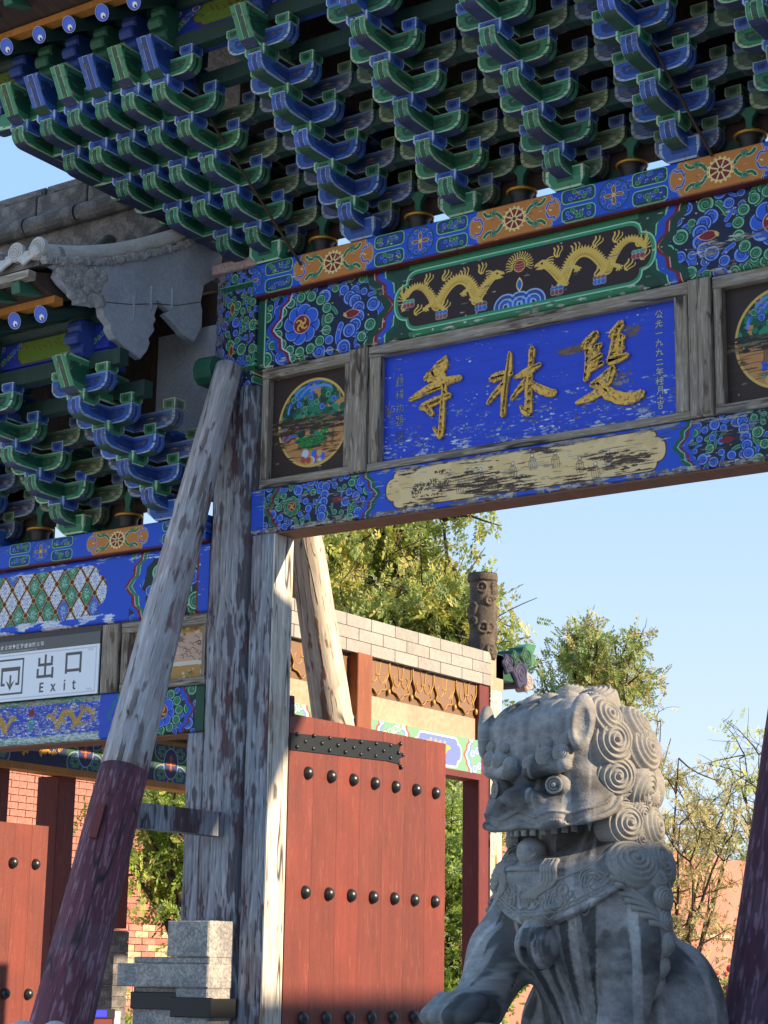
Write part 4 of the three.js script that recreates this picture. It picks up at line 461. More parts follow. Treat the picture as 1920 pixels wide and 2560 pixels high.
// eave lintel, picture beam, purlin
const eaveCv = (w, seed, per) => canvas(2048, 96, (g, W, H) => { g.fillStyle = '#16309a'; g.fillRect(0, 0, W, H); const n = Math.round(w / per), s = W / n; for (let i = 0; i < n; i++) { cartouche(g, i * s + s * 0.16, i * s + s * 0.84, 4, H - 8); g.fillStyle = '#5d7a24'; g.fill(); g.strokeStyle = '#6a2a20'; g.lineWidth = 3; g.stroke(); g.strokeStyle = '#7a2018'; g.lineWidth = 2.5; for (let j = 0; j < 8; j++) { g.beginPath(); g.moveTo(i * s + s * (0.3 + 0.05 * j), 20 + 6 * (j % 3)); g.lineTo(i * s + s * (0.33 + 0.05 * j), 40 + 9 * (j % 2)); g.stroke(); } for (const e of [0.08, 0.92]) { for (let j = 0; j < 10; j++) curl(g, i * s + s * e + ((j * 37) % 60 - 30) * s / 260, 10 + (j * 29) % 76, 11, [BL, GR, { c: '#5a4ab0', l: '#d6cdf0', d: '#141030' }][j % 3], j % 2 ? 1 : -1, j); drop(g, i * s + s * e, H / 2, 8, 1, '#c07a3a'); } } weather(g, 0, 0, W, H, 500, seed, ['#5a3c28', '#3a2a20', '#8a7a6a'], { len: 26, th: 2, thr: 0.55 }); });
function eave(x0, x1, Y, Z, lb, seed, slope, rEnd, fEnd, rs, nm) {
  single('eave_lintel', bx(x0, x1, Y, Y + 0.115, Z - 0.09, Z, 0.005), M.bluePlain, `plain blue lintel above the ${nm} brackets`, 'beam');
  const t = thing('eave_beam', lb, 'beam'); part('painted_timber', beamGeo(x0, x1, Y + 0.12, Y + 0.29, Z + 0.004, Z - 0.1, 0.012), paint(eaveCv(x1 - x0, seed, 0.95)), t); const pg = new THREE.CylinderGeometry(0.075, 0.075, x1 - x0, 20); pg.rotateZ(PI / 2); const pu = part('purlin', uvm(pg), M.greenDark, t); pu.position.set((x0 + x1) / 2, Y + 0.36, Z - 0.03);
  // round rafters with painted ends, each on its own
  const eye = paint(canvas(96, 96, g => { g.fillStyle = '#dfe6f4'; g.fillRect(0, 0, 96, 96); disc(g, 48, 48, 46, '#2a4fc0'); disc(g, 48, 46, 38, '#3f68d8'); disc(g, 50, 66, 17, '#f2ede0'); g.beginPath(); disc(g, 52, 74, 8, '#15132a'); }), { roughness: 0.5 });
  const dir = new V3(0, -slope, 1).normalize(), len = 1.5, rg = new THREE.CylinderGeometry(0.052, 0.052, len, 16, 1, true); rg.rotateX(PI / 2); const eg = new THREE.CircleGeometry(0.052, 24); eg.translate(0, 0, 0); const rf = thing('rafter_row', `row of round rafters with blue eye ends under the ${nm} eave`, 'rafters'); const ang = Math.atan(slope);
  for (let x = x1 - 0.12; x > x0; x -= rs) { const m = put('round_rafter', rg, M.greenDark, rf, x, rEnd[1] - dir.y * len / 2, rEnd[0] - dir.z * len / 2); m.rotation.x = ang; const e = part('painted_end', eg, eye, m); e.position.z = len / 2 + 0.001; const f = put('flying_rafter', bx(-0.036, 0.036, -0.036, 0.036, -0.9, 0, 0.004), M.greenPlain, rf, x + rs * 0.02, fEnd[1], fEnd[0]); f.rotation.x = ang * 0.55; }
  single('eave_board', bx(x0, x1, rEnd[1] + 0.05, rEnd[1] + 0.095, rEnd[0] - 0.06, rEnd[0] + 0.012), M.yellowBoard, `ochre board above the rafter ends of the ${nm} eave`, 'board');
  single('eave_board', bx(x0, x1, fEnd[1] + 0.04, fEnd[1] + 0.09, fEnd[0] - 0.05, fEnd[0] + 0.012), M.frameWoodH, `weathered fascia board along the edge of the ${nm} eave`, 'board');
}
eave(-1.9, 4.6, 7.1, 1.1, 'painted eave beam with green cartouches over the high brackets', 601, 0.55, [1.5, 7.28], [1.78, 7.4], 0.265, 'high');
eave(-3.5, -0.68, 5.27, 0.87, 'painted eave beam with olive cartouches over the low brackets', 607, 0.4, [1.35, 5.487], [1.58, 5.585], 0.216, 'low');
// ---------------------------------------------------------------- roofs
function roofGeo(x0, x1, curve, th) { // curve in (z,y), both slopes mirrored about z = -0.16
  const q = [...curve]; const b = curve.map(([z, y]) => [-0.32 - z, y]).reverse(); const top = [...b, ...q.slice(0)].sort((a, c) => a[0] - c[0]); const bot = top.map(([z, y]) => [z, y - th]).reverse(); const g = prism([...top, ...bot], x1 - x0, 'x', 0); g.translate((x0 + x1) / 2, 0, 0); return g;
}
const lowCurve = [[1.52, 5.79], [1.226, 5.87], [0.95, 5.965], [0.708, 6.07], [0.45, 6.2], [0.2, 6.34], [-0.1, 6.58]].reverse();
const highCurve = [[1.85, 7.58], [1.5, 7.7], [1.1, 7.9], [0.6, 8.25], [0.1, 8.7], [-0.1, 8.9]].reverse();
{
  const t = thing('low_tiled_roof', 'low grey tiled roof over the exit bay', 'roof'); part('roof_deck', roofGeo(-3.6, -0.67, lowCurve, 0.07), M.tile, t);
  const c = new THREE.CatmullRomCurve3(lowCurve.map(([z, y]) => new V3(0, y, z))), P = c.getPoints(18).map(p => [0, p.y + 0.012, p.z]); const rib = tube(P, 0.052, 14), cap = new THREE.CylinderGeometry(0.062, 0.062, 0.03, 28); cap.rotateX(PI / 2);
  const capRing = mergeGeometries([0.048, 0.03, 0.014].map(r => { const q = new THREE.TorusGeometry(r, 0.006, 6, 24); q.translate(0, 0, 0.016); return q; })); const drip = prism([[-0.075, 0.03], [0.075, 0.03], [0.07, -0.03], [0.03, -0.055], [0, -0.085], [-0.03, -0.055], [-0.07, -0.03]], 0.018, 'z', 0.004);
  for (let i = 0; i < 15; i++) { const x = -0.65 - i * 0.187, m = put('tile_rib', rib, i ? M.tile : M.tileLight, t, x, 0, 0); const q = put('tile_cap', cap, M.tileLight, t, x, 5.822, 1.545); put('cap_ring', capRing, M.tileLight, q, 0, 0, 0); const d = put('drip_tile', drip, M.tileLight, t, x - 0.093, 5.79, 1.55); d.rotation.x = -0.35; }
  // ridge of separate blocks
  let x = -0.56, i = 0; while (x > -3.5) { const w = 0.34 + 0.2 * hash(i, 3, 9); part('ridge_block', bx(x - w + 0.012, x, 6.93, 7.1, -0.26, -0.06, 0.008), M.tile, t); part('ridge_cap', bx(x - w + 0.012 + 0.06, x + 0.05, 7.104, 7.18, -0.24, -0.08, 0.02), M.tile, t); const cg = new THREE.CylinderGeometry(0.068, 0.068, w - 0.012, 14); cg.rotateZ(PI / 2); put('ridge_tile', uvm(cg), M.tile, t, x - w / 2, 6.845, -0.0); x -= w; i++; } part('ridge_core', bx(-3.55, -0.56, 6.55, 6.925, -0.27, -0.05), M.tile, t);
  const out = [[1.405, 5.8], [1.44, 5.737], [1.39, 5.731], [1.406, 5.681], [1.353, 5.646], [1.291, 5.621], [1.218, 5.599], [1.211, 5.564], [1.003, 5.612], [0.988, 5.556], [0.922, 5.515], [0.925, 5.484], [0.874, 5.438], [0.821, 5.431], [0.743, 5.4], [0.622, 5.376], [0.561, 5.451], [0.543, 5.503], [0.556, 5.53], [0.505, 5.599], [0.518, 5.634], [0.498, 5.671], [0.511, 5.699], [0.487, 5.761], [0.501, 5.804], [0.369, 5.773], [0.412, 5.736], [0.366, 5.719], [0.271, 5.675], [0.223, 5.65], [0.112, 5.638], [0.042, 5.759], [0.044, 5.871], [0.063, 5.922], [0.035, 6.052], [-0.139, 6.189], [-0.139, 6.46], [0.148, 6.33], [0.572, 6.109], [0.974, 5.945], [1.179, 5.886], [1.399, 5.851]];
  const gb = thing('gable_board', 'grey scalloped gable board hanging at the end of the low roof', 'gable board'); const bd = part('board', prism(out, 0.06, 'x', 0.008), M.greyBoard, gb); bd.position.x = -0.66;
  // rough carved crust at its front end, iron staples, mortar line under the edge tiles
  const crust = []; const R = rngOf(77); for (let k = 0; k < 90; k++) { const z = 1.0 + R() * 0.4, y = 5.6 + R() * 0.24; if (y < 5.56 + (1.4 - z) * 0.1 || (z > 1.3 && y < 5.68)) continue; const s = new THREE.IcosahedronGeometry(0.018 + R() * 0.022, 1); s.scale(0.5, 1, 1.3); s.translate(-0.628, y, z); crust.push(uvm(s)); } part('carved_crust', merge(crust), M.mortar, gb);
  for (const [z, y, l] of [[0.72, 5.68, 0.17], [0.56, 5.8, 0.16], [0.36, 5.86, 0.15]]) { const s = part('iron_staple', bx(-0.632, -0.618, y - l / 2, y + l / 2, z - 0.006, z + 0.006, 0.002), M.greyBoard, gb); s.rotation.x = 0.0; }
  part('crack', tube([[-0.63, 5.64, 1.0], [-0.63, 5.7, 0.75], [-0.629, 5.78, 0.5], [-0.63, 5.83, 0.3], [-0.63, 5.92, 0.08]], 0.003, 5), M.dark, gb);
  const mo = []; for (let k = 0; k < 120; k++) { const u = k / 119, p = c.getPoint(u); mo.push((() => { const s = new THREE.IcosahedronGeometry(0.022 + 0.012 * R(), 0); s.translate(-0.632 + 0.01 * R(), p.y - 0.045 + 0.015 * R(), p.z); return uvm(s); })()); } part('mortar_line', merge(mo), M.mortar, gb);
}
{ // high roof: deck and ribs, its eave over the top of the picture
  const t = thing('high_tiled_roof', 'high main roof seen from below over the bracket sets', 'roof'); part('roof_deck', roofGeo(-1.95, 5.5, highCurve, 0.08), M.tile, t); const c = new THREE.CatmullRomCurve3(highCurve.map(([z, y]) => new V3(0, y, z))), P = c.getPoints(14).map(p => [0, p.y + 0.012, p.z]); const rib = tube(P, 0.06, 12), cap = new THREE.CylinderGeometry(0.07, 0.07, 0.03, 24); cap.rotateX(PI / 2); for (let i = 0; i < 34; i++) { const x = -1.9 + i * 0.21; put('tile_rib', rib, M.tile, t, x, 0, 0); put('tile_cap', cap, M.tileLight, t, x, 7.6, 1.87); }
  part('ridge', bx(-1.9, 5.4, 8.85, 9.3, -0.3, -0.02, 0.02), M.tile, t); part('soffit', (() => { const g = prism([[-0.2, 8.0], [1.46, 7.38], [1.78, 7.46], [1.78, 7.49], [-0.2, 8.08]], 6.4, 'x'); g.translate(1.4, 0, 0); return g; })(), M.dark, t);
}
part('soffit', (() => { const g = prism([[-0.2, 6.1], [1.3, 5.57], [1.56, 5.645], [1.56, 5.67], [-0.2, 6.16]], 2.8, 'x'); g.translate(-2.1, 0, 0); return g; })(), M.dark, scene.getObjectByName('low_tiled_roof'));
// iron tie rods
const eN = onRod => single('tie_rod', tube(onRod.p, 0.009, 8), M.rod, onRod.l, 'rod', 'iron tie rods holding the eave');
eN({ p: [[0.19, 6.02, 0.065], [0.02, 6.75, 0.78], [-0.06, 7.3, 1.12]], l: 'iron rod from the first wheel of the beam up to the eave' }); eN({ p: [[3.05, 6.08, 0.065], [2.9, 6.75, 0.75], [2.85, 7.3, 1.12]], l: 'iron rod from the last wheel of the beam up to the eave' });
// ---------------------------------------------------------------- exit bay left of the tall pillar
const LX0 = -3.44, LX1 = -0.53;
{
  const W = 1536, k = W / (LX1 - LX0), X = x => (x - LX0) * k, LC = (LX0 + LX1) / 2;
  // wheel plate beam
  { const H = 100, cv = pingban(W, H, k, [X(-1.288), X(-2.68)], [X(-0.6), X(-1.985), X(-3.35)], 641), t = thing('plate_beam', 'narrow beam with a red wheel on orange above the diamond lattice painting', 'beam'); part('painted_timber', beamGeo(LX0, LX1, 4.312, 4.475, 0.05, -0.3, 0.012), paint(cv), t); part('soffit', bx(LX0, LX1, 4.305, 4.311, -0.28, 0.04), M.redPost, t); }
  // lattice beam
  { const H = 248, cv = canvas(W, H, g => {
      g.fillStyle = '#1d4fc8'; g.fillRect(0, 0, W, H); for (const s of [-1, 1]) { const T = x => s > 0 ? X(x) : X(2 * LC - x), a = Math.min(T(-0.6), T(-1.2)), b = Math.max(T(-0.6), T(-1.2)); scrollPatch(g, a, 0, b - a, H, 651 + s, 30, { bg: '#0f2a2c' }); chevron(g, T(-1.2), 0, H, s, [[-16, 18, '#1d4fc8'], [0, 10, C.red], [8, 4, '#d9a4a0'], [18, 14, '#1f7a50'], [26, 4, GR.l], [44, 26, '#1d4fc8']]); g.fillStyle = '#1d4fc8'; g.fillRect(Math.min(T(-0.53), T(-0.62)), 0, 48, H); g.fillStyle = C.red; g.fillRect(T(-0.63), 0, 8, H); }
      const a = X(2 * LC + 1.405), b = X(-1.405); cartouche(g, a, b, 26, H - 30); g.fillStyle = '#3a8a60'; g.fill(); g.save(); g.clip(); const R = rngOf(66), dw = 74, dh = 104;
      for (let j = -1; j < 5; j++) for (let i = -2; i < 26; i++) { const x = a + i * dw + (j % 2 ? dw / 2 : 0), y = 26 + j * dh / 2, c = R() < 0.45 ? '#3f8f68' : R() < 0.8 ? '#d5d9e2' : '#4a70c8'; g.fillStyle = c; g.beginPath(); g.moveTo(x, y - dh / 2); g.lineTo(x + dw / 2, y); g.lineTo(x, y + dh / 2); g.lineTo(x - dw / 2, y); g.fill(); g.strokeStyle = c === '#d5d9e2' ? '#7d92c8' : '#c9dccb'; g.lineWidth = 2.6; for (let q = 0; q < 8; q++) { const t = q * PI / 4; g.beginPath(); g.moveTo(x + Math.cos(t) * 4, y + Math.sin(t) * 5); g.lineTo(x + Math.cos(t) * 13, y + Math.sin(t) * 18); g.stroke(); } for (let q = 0; q < 8; q++) disc(g, x + Math.cos(q * PI / 4 + 0.4) * 20, y + Math.sin(q * PI / 4 + 0.4) * 28, 2.2, '#16283c'); for (let q = 0; q < 26; q++) { g.fillStyle = ['#3b5cb8', '#e4e8ee', '#7fa08e'][Math.floor(R() * 3)]; const t = R() * 6.3, f = Math.sqrt(R()) * 0.42; g.fillRect(x + Math.cos(t) * dw * f, y + Math.sin(t) * dh * f * 0.8, 2 + R() * 6, 1 + R() * 3); } }
      g.lineCap = 'butt'; for (let i = -8; i < 30; i++) for (const s of [-1, 1]) { const x = a + i * dw; for (const [w, c] of [[9, '#c99a50'], [6, '#4a2018']]) { g.strokeStyle = c; g.lineWidth = w; g.beginPath(); g.moveTo(x, 26 - dh * 0.5); g.lineTo(x + s * dw * 2.5, 26 + dh * 2); g.stroke(); } }
      for (let j = -1; j < 5; j++) for (let i = -2; i < 26; i++) { const x = a + (i + 0.5) * dw + (j % 2 ? dw / 2 : 0), y = 26 + j * dh / 2; disc(g, x, y, 12, '#cfa04a'); disc(g, x, y, 9, '#5a1c18'); }
      g.restore(); weather(g, 0, 0, W, 30, 500, 661, ['#dfe3ee', '#8fa4dc'], { len: 34, th: 1.6, thr: 0.5 }); weather(g, a - 60, H - 34, b - a + 90, 34, 1500, 662, ['#e4e6ea', '#cfd6e6', '#b9c2da'], { len: 28, th: 2.6, thr: 0.42 }); weather(g, 0, 0, W, H, 300, 663, chips, { len: 24, th: 2, thr: 0.58 }); });
    const t = thing('lintel_beam', 'painted beam with a white and green diamond lattice above the exit sign', 'beam'); part('painted_timber', beamGeo(LX0, LX1, 3.85, 4.305, 0, -0.24, 0.03), paint(cv), t); part('soffit', bx(LX0, LX1, 3.842, 3.849, -0.23, -0.02), M.underBeam, t); }
  // low beam with worn gold dragons
  { const H = 164, cv = canvas(W, H, g => {
      g.fillStyle = '#2a4cb8'; g.fillRect(0, 0, W, H); for (const s of [-1, 1]) { const T = x => s > 0 ? X(x) : X(2 * LC - x), a = Math.min(T(-0.6), T(-1.26)), b = Math.max(T(-0.6), T(-1.26)); scrollPatch(g, a, 0, b - a, H, 671 + s, 20, { bg: '#0d2a24', keep: [[T(-0.88), H / 2, 70]] }); for (let i = 0; i < 12; i++) curl(g, T(-0.88) + Math.cos(i * 0.524) * 76, H / 2 + Math.sin(i * 0.524) * 66, 17, GR, i % 2 ? 1 : -1, i); lotus(g, T(-0.88), H / 2, 58); chevron(g, T(-1.3), 0, H, s, [[-8, 10, '#1f7a50'], [4, 16, '#1d4fc8'], [16, 8, C.red], [28, 18, '#1d4fc8']]); chevron(g, T(-0.66), 0, H, -s, [[-14, 8, C.red], [-2, 14, '#1d4fc8']]); g.fillStyle = '#0e4a33'; g.fillRect(Math.min(T(-0.53), T(-0.6)), 0, 37, H); }
      const a = X(2 * LC + 1.42), b = X(-1.42); g.fillStyle = '#2f7a58'; g.fillRect(a, 0, b - a, 22); g.fillRect(a, H - 26, b - a, 26); g.fillStyle = '#2c48b4'; g.fillRect(a, 22, b - a, H - 48); weather(g, a, 0, b - a, H, 2600, 681, ['#c9cdd6', '#a99f98', '#dfe2e6', '#7a6a66', '#8a7fae', '#3a50b0'], { len: 15, th: 2.2, thr: 0.36 });
      dragon(g, X(-2.36), H * 0.5, 50, true, '#b8913a', '#7d5f28'); dragon(g, X(-1.7), H * 0.5, 50, false, '#b8913a', '#7d5f28'); disc(g, X(-2.03), H * 0.3, 15, '#7a2420'); drop(g, X(-2.03), H * 0.56, 26, PI / 2, '#2f8a86'); weather(g, a, 0, b - a, H, 1000, 682, ['#c9cdd6', '#dfe2e6', '#9a8f88'], { len: 12, th: 1.6, thr: 0.42 }); weather(g, a, H - 28, b - a, 28, 1200, 683, ['#cfd6d2', '#b4bfb8', '#6f8a7c'], { len: 26, th: 2.2, thr: 0.32 }); weather(g, a, 0, b - a, 22, 500, 684, ['#8f9a7c', '#6b5a4c', '#a8a898'], { len: 30, th: 2, thr: 0.4 }); });
    const t = thing('lower_lintel', 'worn low lintel with faded gold dragons under the exit sign', 'beam'); part('painted_timber', beamGeo(LX0, LX1, 3.085, 3.384, 0, -0.2, 0.02), paint(cv), t); part('soffit', bx(LX0, LX1, 3.075, 3.084, -0.195, -0.012), M.underBeam, t); }
}
single('mullion_post', bx(-1.418, -1.275, 3.386, 3.838, -0.2, 0.01, 0.006), M.frameWood, 'brown weathered post beside the exit sign', 'post');
{ // landscape panel behind the brace
  const t = thing('picture_panel', 'small framed landscape painting in cream and ochre beside the leaning brace', 'panel'), cv = canvas(512, 340, (g, W, H) => { const R = rngOf(5); g.fillStyle = '#b98d45'; g.fillRect(0, 0, W, H); g.fillStyle = '#c8a58c'; g.beginPath(); g.roundRect(70, 70, W - 110, 150, 50); g.fill(); for (let i = 0; i < 40; i++) { g.strokeStyle = '#5a3c28'; g.lineWidth = 3; g.beginPath(); const x = 90 + R() * 340, y = 90 + R() * 130; g.moveTo(x, y); g.bezierCurveTo(x + 20, y - 20, x + 30, y + 24, x + 60 * R(), y + 10); g.stroke(); } for (let i = 0; i < 140; i++) disc(g, R() * W, R() < 0.5 ? R() * 80 : 230 + R() * 110, 4 + R() * 12, ['#6a7a34', '#a87a2c', '#d8c49a', '#8a6a3c', '#c9b48a'][Math.floor(R() * 5)]); g.fillStyle = '#ddd2bc'; g.fillRect(60, 220, W - 80, 22); weather(g, 0, 0, W, H, 260, 7, ['#8a6a48', '#d8ccb4', '#5a4030'], { len: 26, th: 3, thr: 0.5 }); });
  part('board', faceGeo(-1.24, -0.55, 3.41, 3.83, -0.1, -0.07), paint(cv), t); for (const [a, b, c, d, m] of [[-1.27, -0.54, 3.775, 3.84, M.frameWoodH], [-1.27, -0.54, 3.387, 3.44, M.frameWoodH], [-1.265, -1.2, 3.441, 3.774, M.frameWood], [-0.58, -0.545, 3.441, 3.774, M.frameWood]]) part('frame_rail', bx(a, b, c, d, -0.095, -0.012, 0.006), m, t);
}
{ // exit sign
  const x0 = -2.46, x1 = -1.425, t = thing('exit_sign', 'white exit sign with an arrow icon, Chinese characters and the word Exit', 'sign');
  const cv = canvas(1024, 326, (g, W, H) => {
    g.fillStyle = '#eef1f4'; g.fillRect(0, 0, W, H); g.strokeStyle = '#8a8f96'; g.lineWidth = 2; g.strokeRect(24, 16, W - 48, H - 32); g.lineWidth = 1; g.strokeRect(30, 21, W - 60, H - 42); for (const [x, y] of [[W - 60, 30], [W - 60, H - 36]]) for (let i = 0; i < 6; i++) { g.strokeRect(x - i * 8, y - (i % 3) * 3, 7, 9); }
    const K = '#57524f'; g.strokeStyle = K; g.fillStyle = K; g.lineWidth = 13; g.strokeRect(112, 46, 228, 230); g.lineWidth = 17; g.beginPath(); g.moveTo(176, 212); g.lineTo(146, 212); g.lineTo(146, 112); g.lineTo(304, 112); g.lineTo(304, 212); g.lineTo(276, 212); g.stroke(); g.fillRect(136, 96, 178, 26); g.fillRect(218, 150, 17, 60); g.beginPath(); g.moveTo(226, 254); g.lineTo(184, 186); g.lineTo(226, 214); g.lineTo(268, 186); g.fill();
    g.lineWidth = 19; g.lineCap = 'butt'; const L = (...p) => { g.beginPath(); p.forEach(([x, y], i) => i ? g.lineTo(x, y) : g.moveTo(x, y)); g.stroke(); };
    L([545, 34], [545, 190]); L([487, 52], [487, 102], [603, 102]); L([603, 48], [603, 111]); L([478, 126], [478, 180], [612, 180]); L([612, 122], [612, 196]);
    L([735, 178], [735, 48], [862, 48], [862, 178]); L([735, 158], [862, 158]);
    g.font = 'bold 92px sans-serif'; for (const [c, x] of [['E', 492], ['x', 600], ['i', 714], ['t', 794]]) g.fillText(c, x, 286); });
  part('sign_face', faceGeo(x0, x1, 3.386, 3.716, 0.012, 0.02), std({ map: canTex(cv), roughness: 0.35 }), t);
  const cs = canvas(1024, 84, (g, W, H) => { g.fillStyle = '#5f5d58'; g.fillRect(0, 0, W, H); ['ping', 'yao', 'gu', 'cheng', 'jing', 'qu', 'guan', 'li', 'you', 'xian', 'gong', 'si'].forEach((n, i) => glyph(g, n, 78 + i * 37, 26, 30, 3.4, '#dedbd2')); g.fillStyle = '#cfccc4'; g.font = '15px sans-serif'; g.fillText('Pingyao Ancient City Scenic Spot Management Co., Ltd', 90, 77); });
  part('company_strip', faceGeo(x0, x1, 3.717, 3.8, 0.01, 0.018), std({ map: canTex(cs), roughness: 0.4 }), t); part('backing', bx(x0 - 0.004, x1 + 0.004, 3.384, 3.832, -0.02, 0.009), std({ color: 0x3c3e40, roughness: 0.6 }), t);
}
// ---------------------------------------------------------------- doors
const studGeo = (() => { const g = new THREE.SphereGeometry(0.042, 20, 12, 0, 2 * PI, 0, PI / 2); g.rotateZ(-PI / 2); g.scale(0.95, 1, 1); return g; })(), rivetGeo = (() => { const g = new THREE.SphereGeometry(0.014, 12, 8, 0, 2 * PI, 0, PI / 2); g.rotateZ(-PI / 2); return g; })();
const doorTints = [[1, 1, 1], [0.9, 0.9, 0.88], [1.04, 0.97, 0.94], [0.95, 0.98, 0.98]].map(c => { const m = M.door.clone(); m.color.setRGB(...c); return m; });
function doorLeaf(label, X, z0, z1, h, rows, cols, c0, dc, strap) {
  const t = thing('door_leaf', label, 'door', [X, 0, 0]), n = 7, w = (z0 - z1) / n; for (let i = 0; i < n; i++) part('plank', uvm(bx(-0.06, 0.0, 0.1, h, z0 - (i + 1) * w + 0.0008, z0 - i * w - 0.0008), 0.13 * i, 0.37 * i), doorTints[(i * 5 + (X ? 1 : 0)) % 4], t);
  part('batten', bx(-0.1, -0.061, 0.3, h - 0.25, z1 + 0.05, z0 - 0.05), M.redPost, t);
  for (const y of rows) for (let i = 0; i < cols; i++) put('stud', studGeo, M.stud, t, 0, y, c0 - i * dc);
  if (strap) { const q = [[z0, 0], [z0 - 1.05, 0.035], [z0 - 1.19, 0.03], [z0 - 1.235, -0.005], [z0 - 1.2, 0.06], [z0 - 1.27, 0.095], [z0 - 1.2, 0.115], [z0 - 1.225, 0.185], [z0 - 1.17, 0.155], [z0 - 1.05, 0.16], [z0, 0.105]].map(([a, b]) => [a, b]); const s = put('strap', prism(q, 0.008, 'x', 0.001), M.iron, t, 0.004, 2.962, 0); for (let i = 0; i < 7; i++) for (const [dz, dy] of [[0, 0.025], [0, 0.105], [0.09, 0.068]]) put('rivet', rivetGeo, M.stud, s, 0.004, dy + 0.006 * i, z0 - 0.06 - i * 0.172 - dz); for (const [dz, dy] of [[1.22, 0.012], [1.245, 0.095], [1.21, 0.165]]) put('rivet', rivetGeo, M.stud, s, 0.004, dy, z0 - dz);
    const pin = new THREE.CylinderGeometry(0.03, 0.034, 0.12, 14); put('hinge_pin', pin, M.plum, t, -0.02, h + 0.05, z0 - 0.02); } return t;
}
doorLeaf('open red plank door with black studs and an iron strap hinge', 0.0, -0.2, -1.985, 3.19, [2.84, 2.11, 1.357, 0.6], 7, -0.395, 0.243, true);
doorLeaf('dark red studded door leaf inside the exit bay', -3.2, -0.22, -1.42, 2.68, [2.39, 1.45, 0.5], 5, -0.36, 0.235, false);
// ---------------------------------------------------------------- clamp stone at the pillar foot
{ const t = thing('clamp_stone', 'stepped grey stone clamp at the foot of the tall pillar with a black strap', 'stone'), S = (x0, x1, y0, y1, z0, z1) => part('stone_block', bx(x0, x1, y0, y1, z0, z1, 0.008), M.stone, t);
  S(-0.52, -0.2, 1.708, 1.918, 0.03, 0.275); S(-0.79, -0.202, 1.668, 1.706, 0.03, 0.262); S(-0.915, -0.2, 1.53, 1.667, 0.03, 0.27); S(-0.45, -0.205, 1.28, 1.529, 0.03, 0.262); S(-0.84, -0.46, 1.28, 1.529, 0.03, 0.2); S(-0.92, -0.2, 0.0, 1.279, 0.03, 0.28);
  part('black_strap', merge([bx(-0.84, -0.46, 1.4, 1.5, 0.19, 0.222, 0.004), bx(-0.47, -0.16, 1.36, 1.475, 0.255, 0.285, 0.006), bx(-0.2, -0.165, 1.36, 1.47, 0.02, 0.27, 0.004)]), M.blackBand, t); }
{ const t = thing('clamp_stone', 'stepped stone clamp at the foot of the second gate pillar', 'stone'); part('stone_block', bx(3.55, 4.15, 0, 1.28, 0.03, 0.28, 0.01), M.stone, t); part('stone_block', bx(3.6, 4.05, 1.281, 1.9, 0.03, 0.26, 0.01), M.stone, t); }
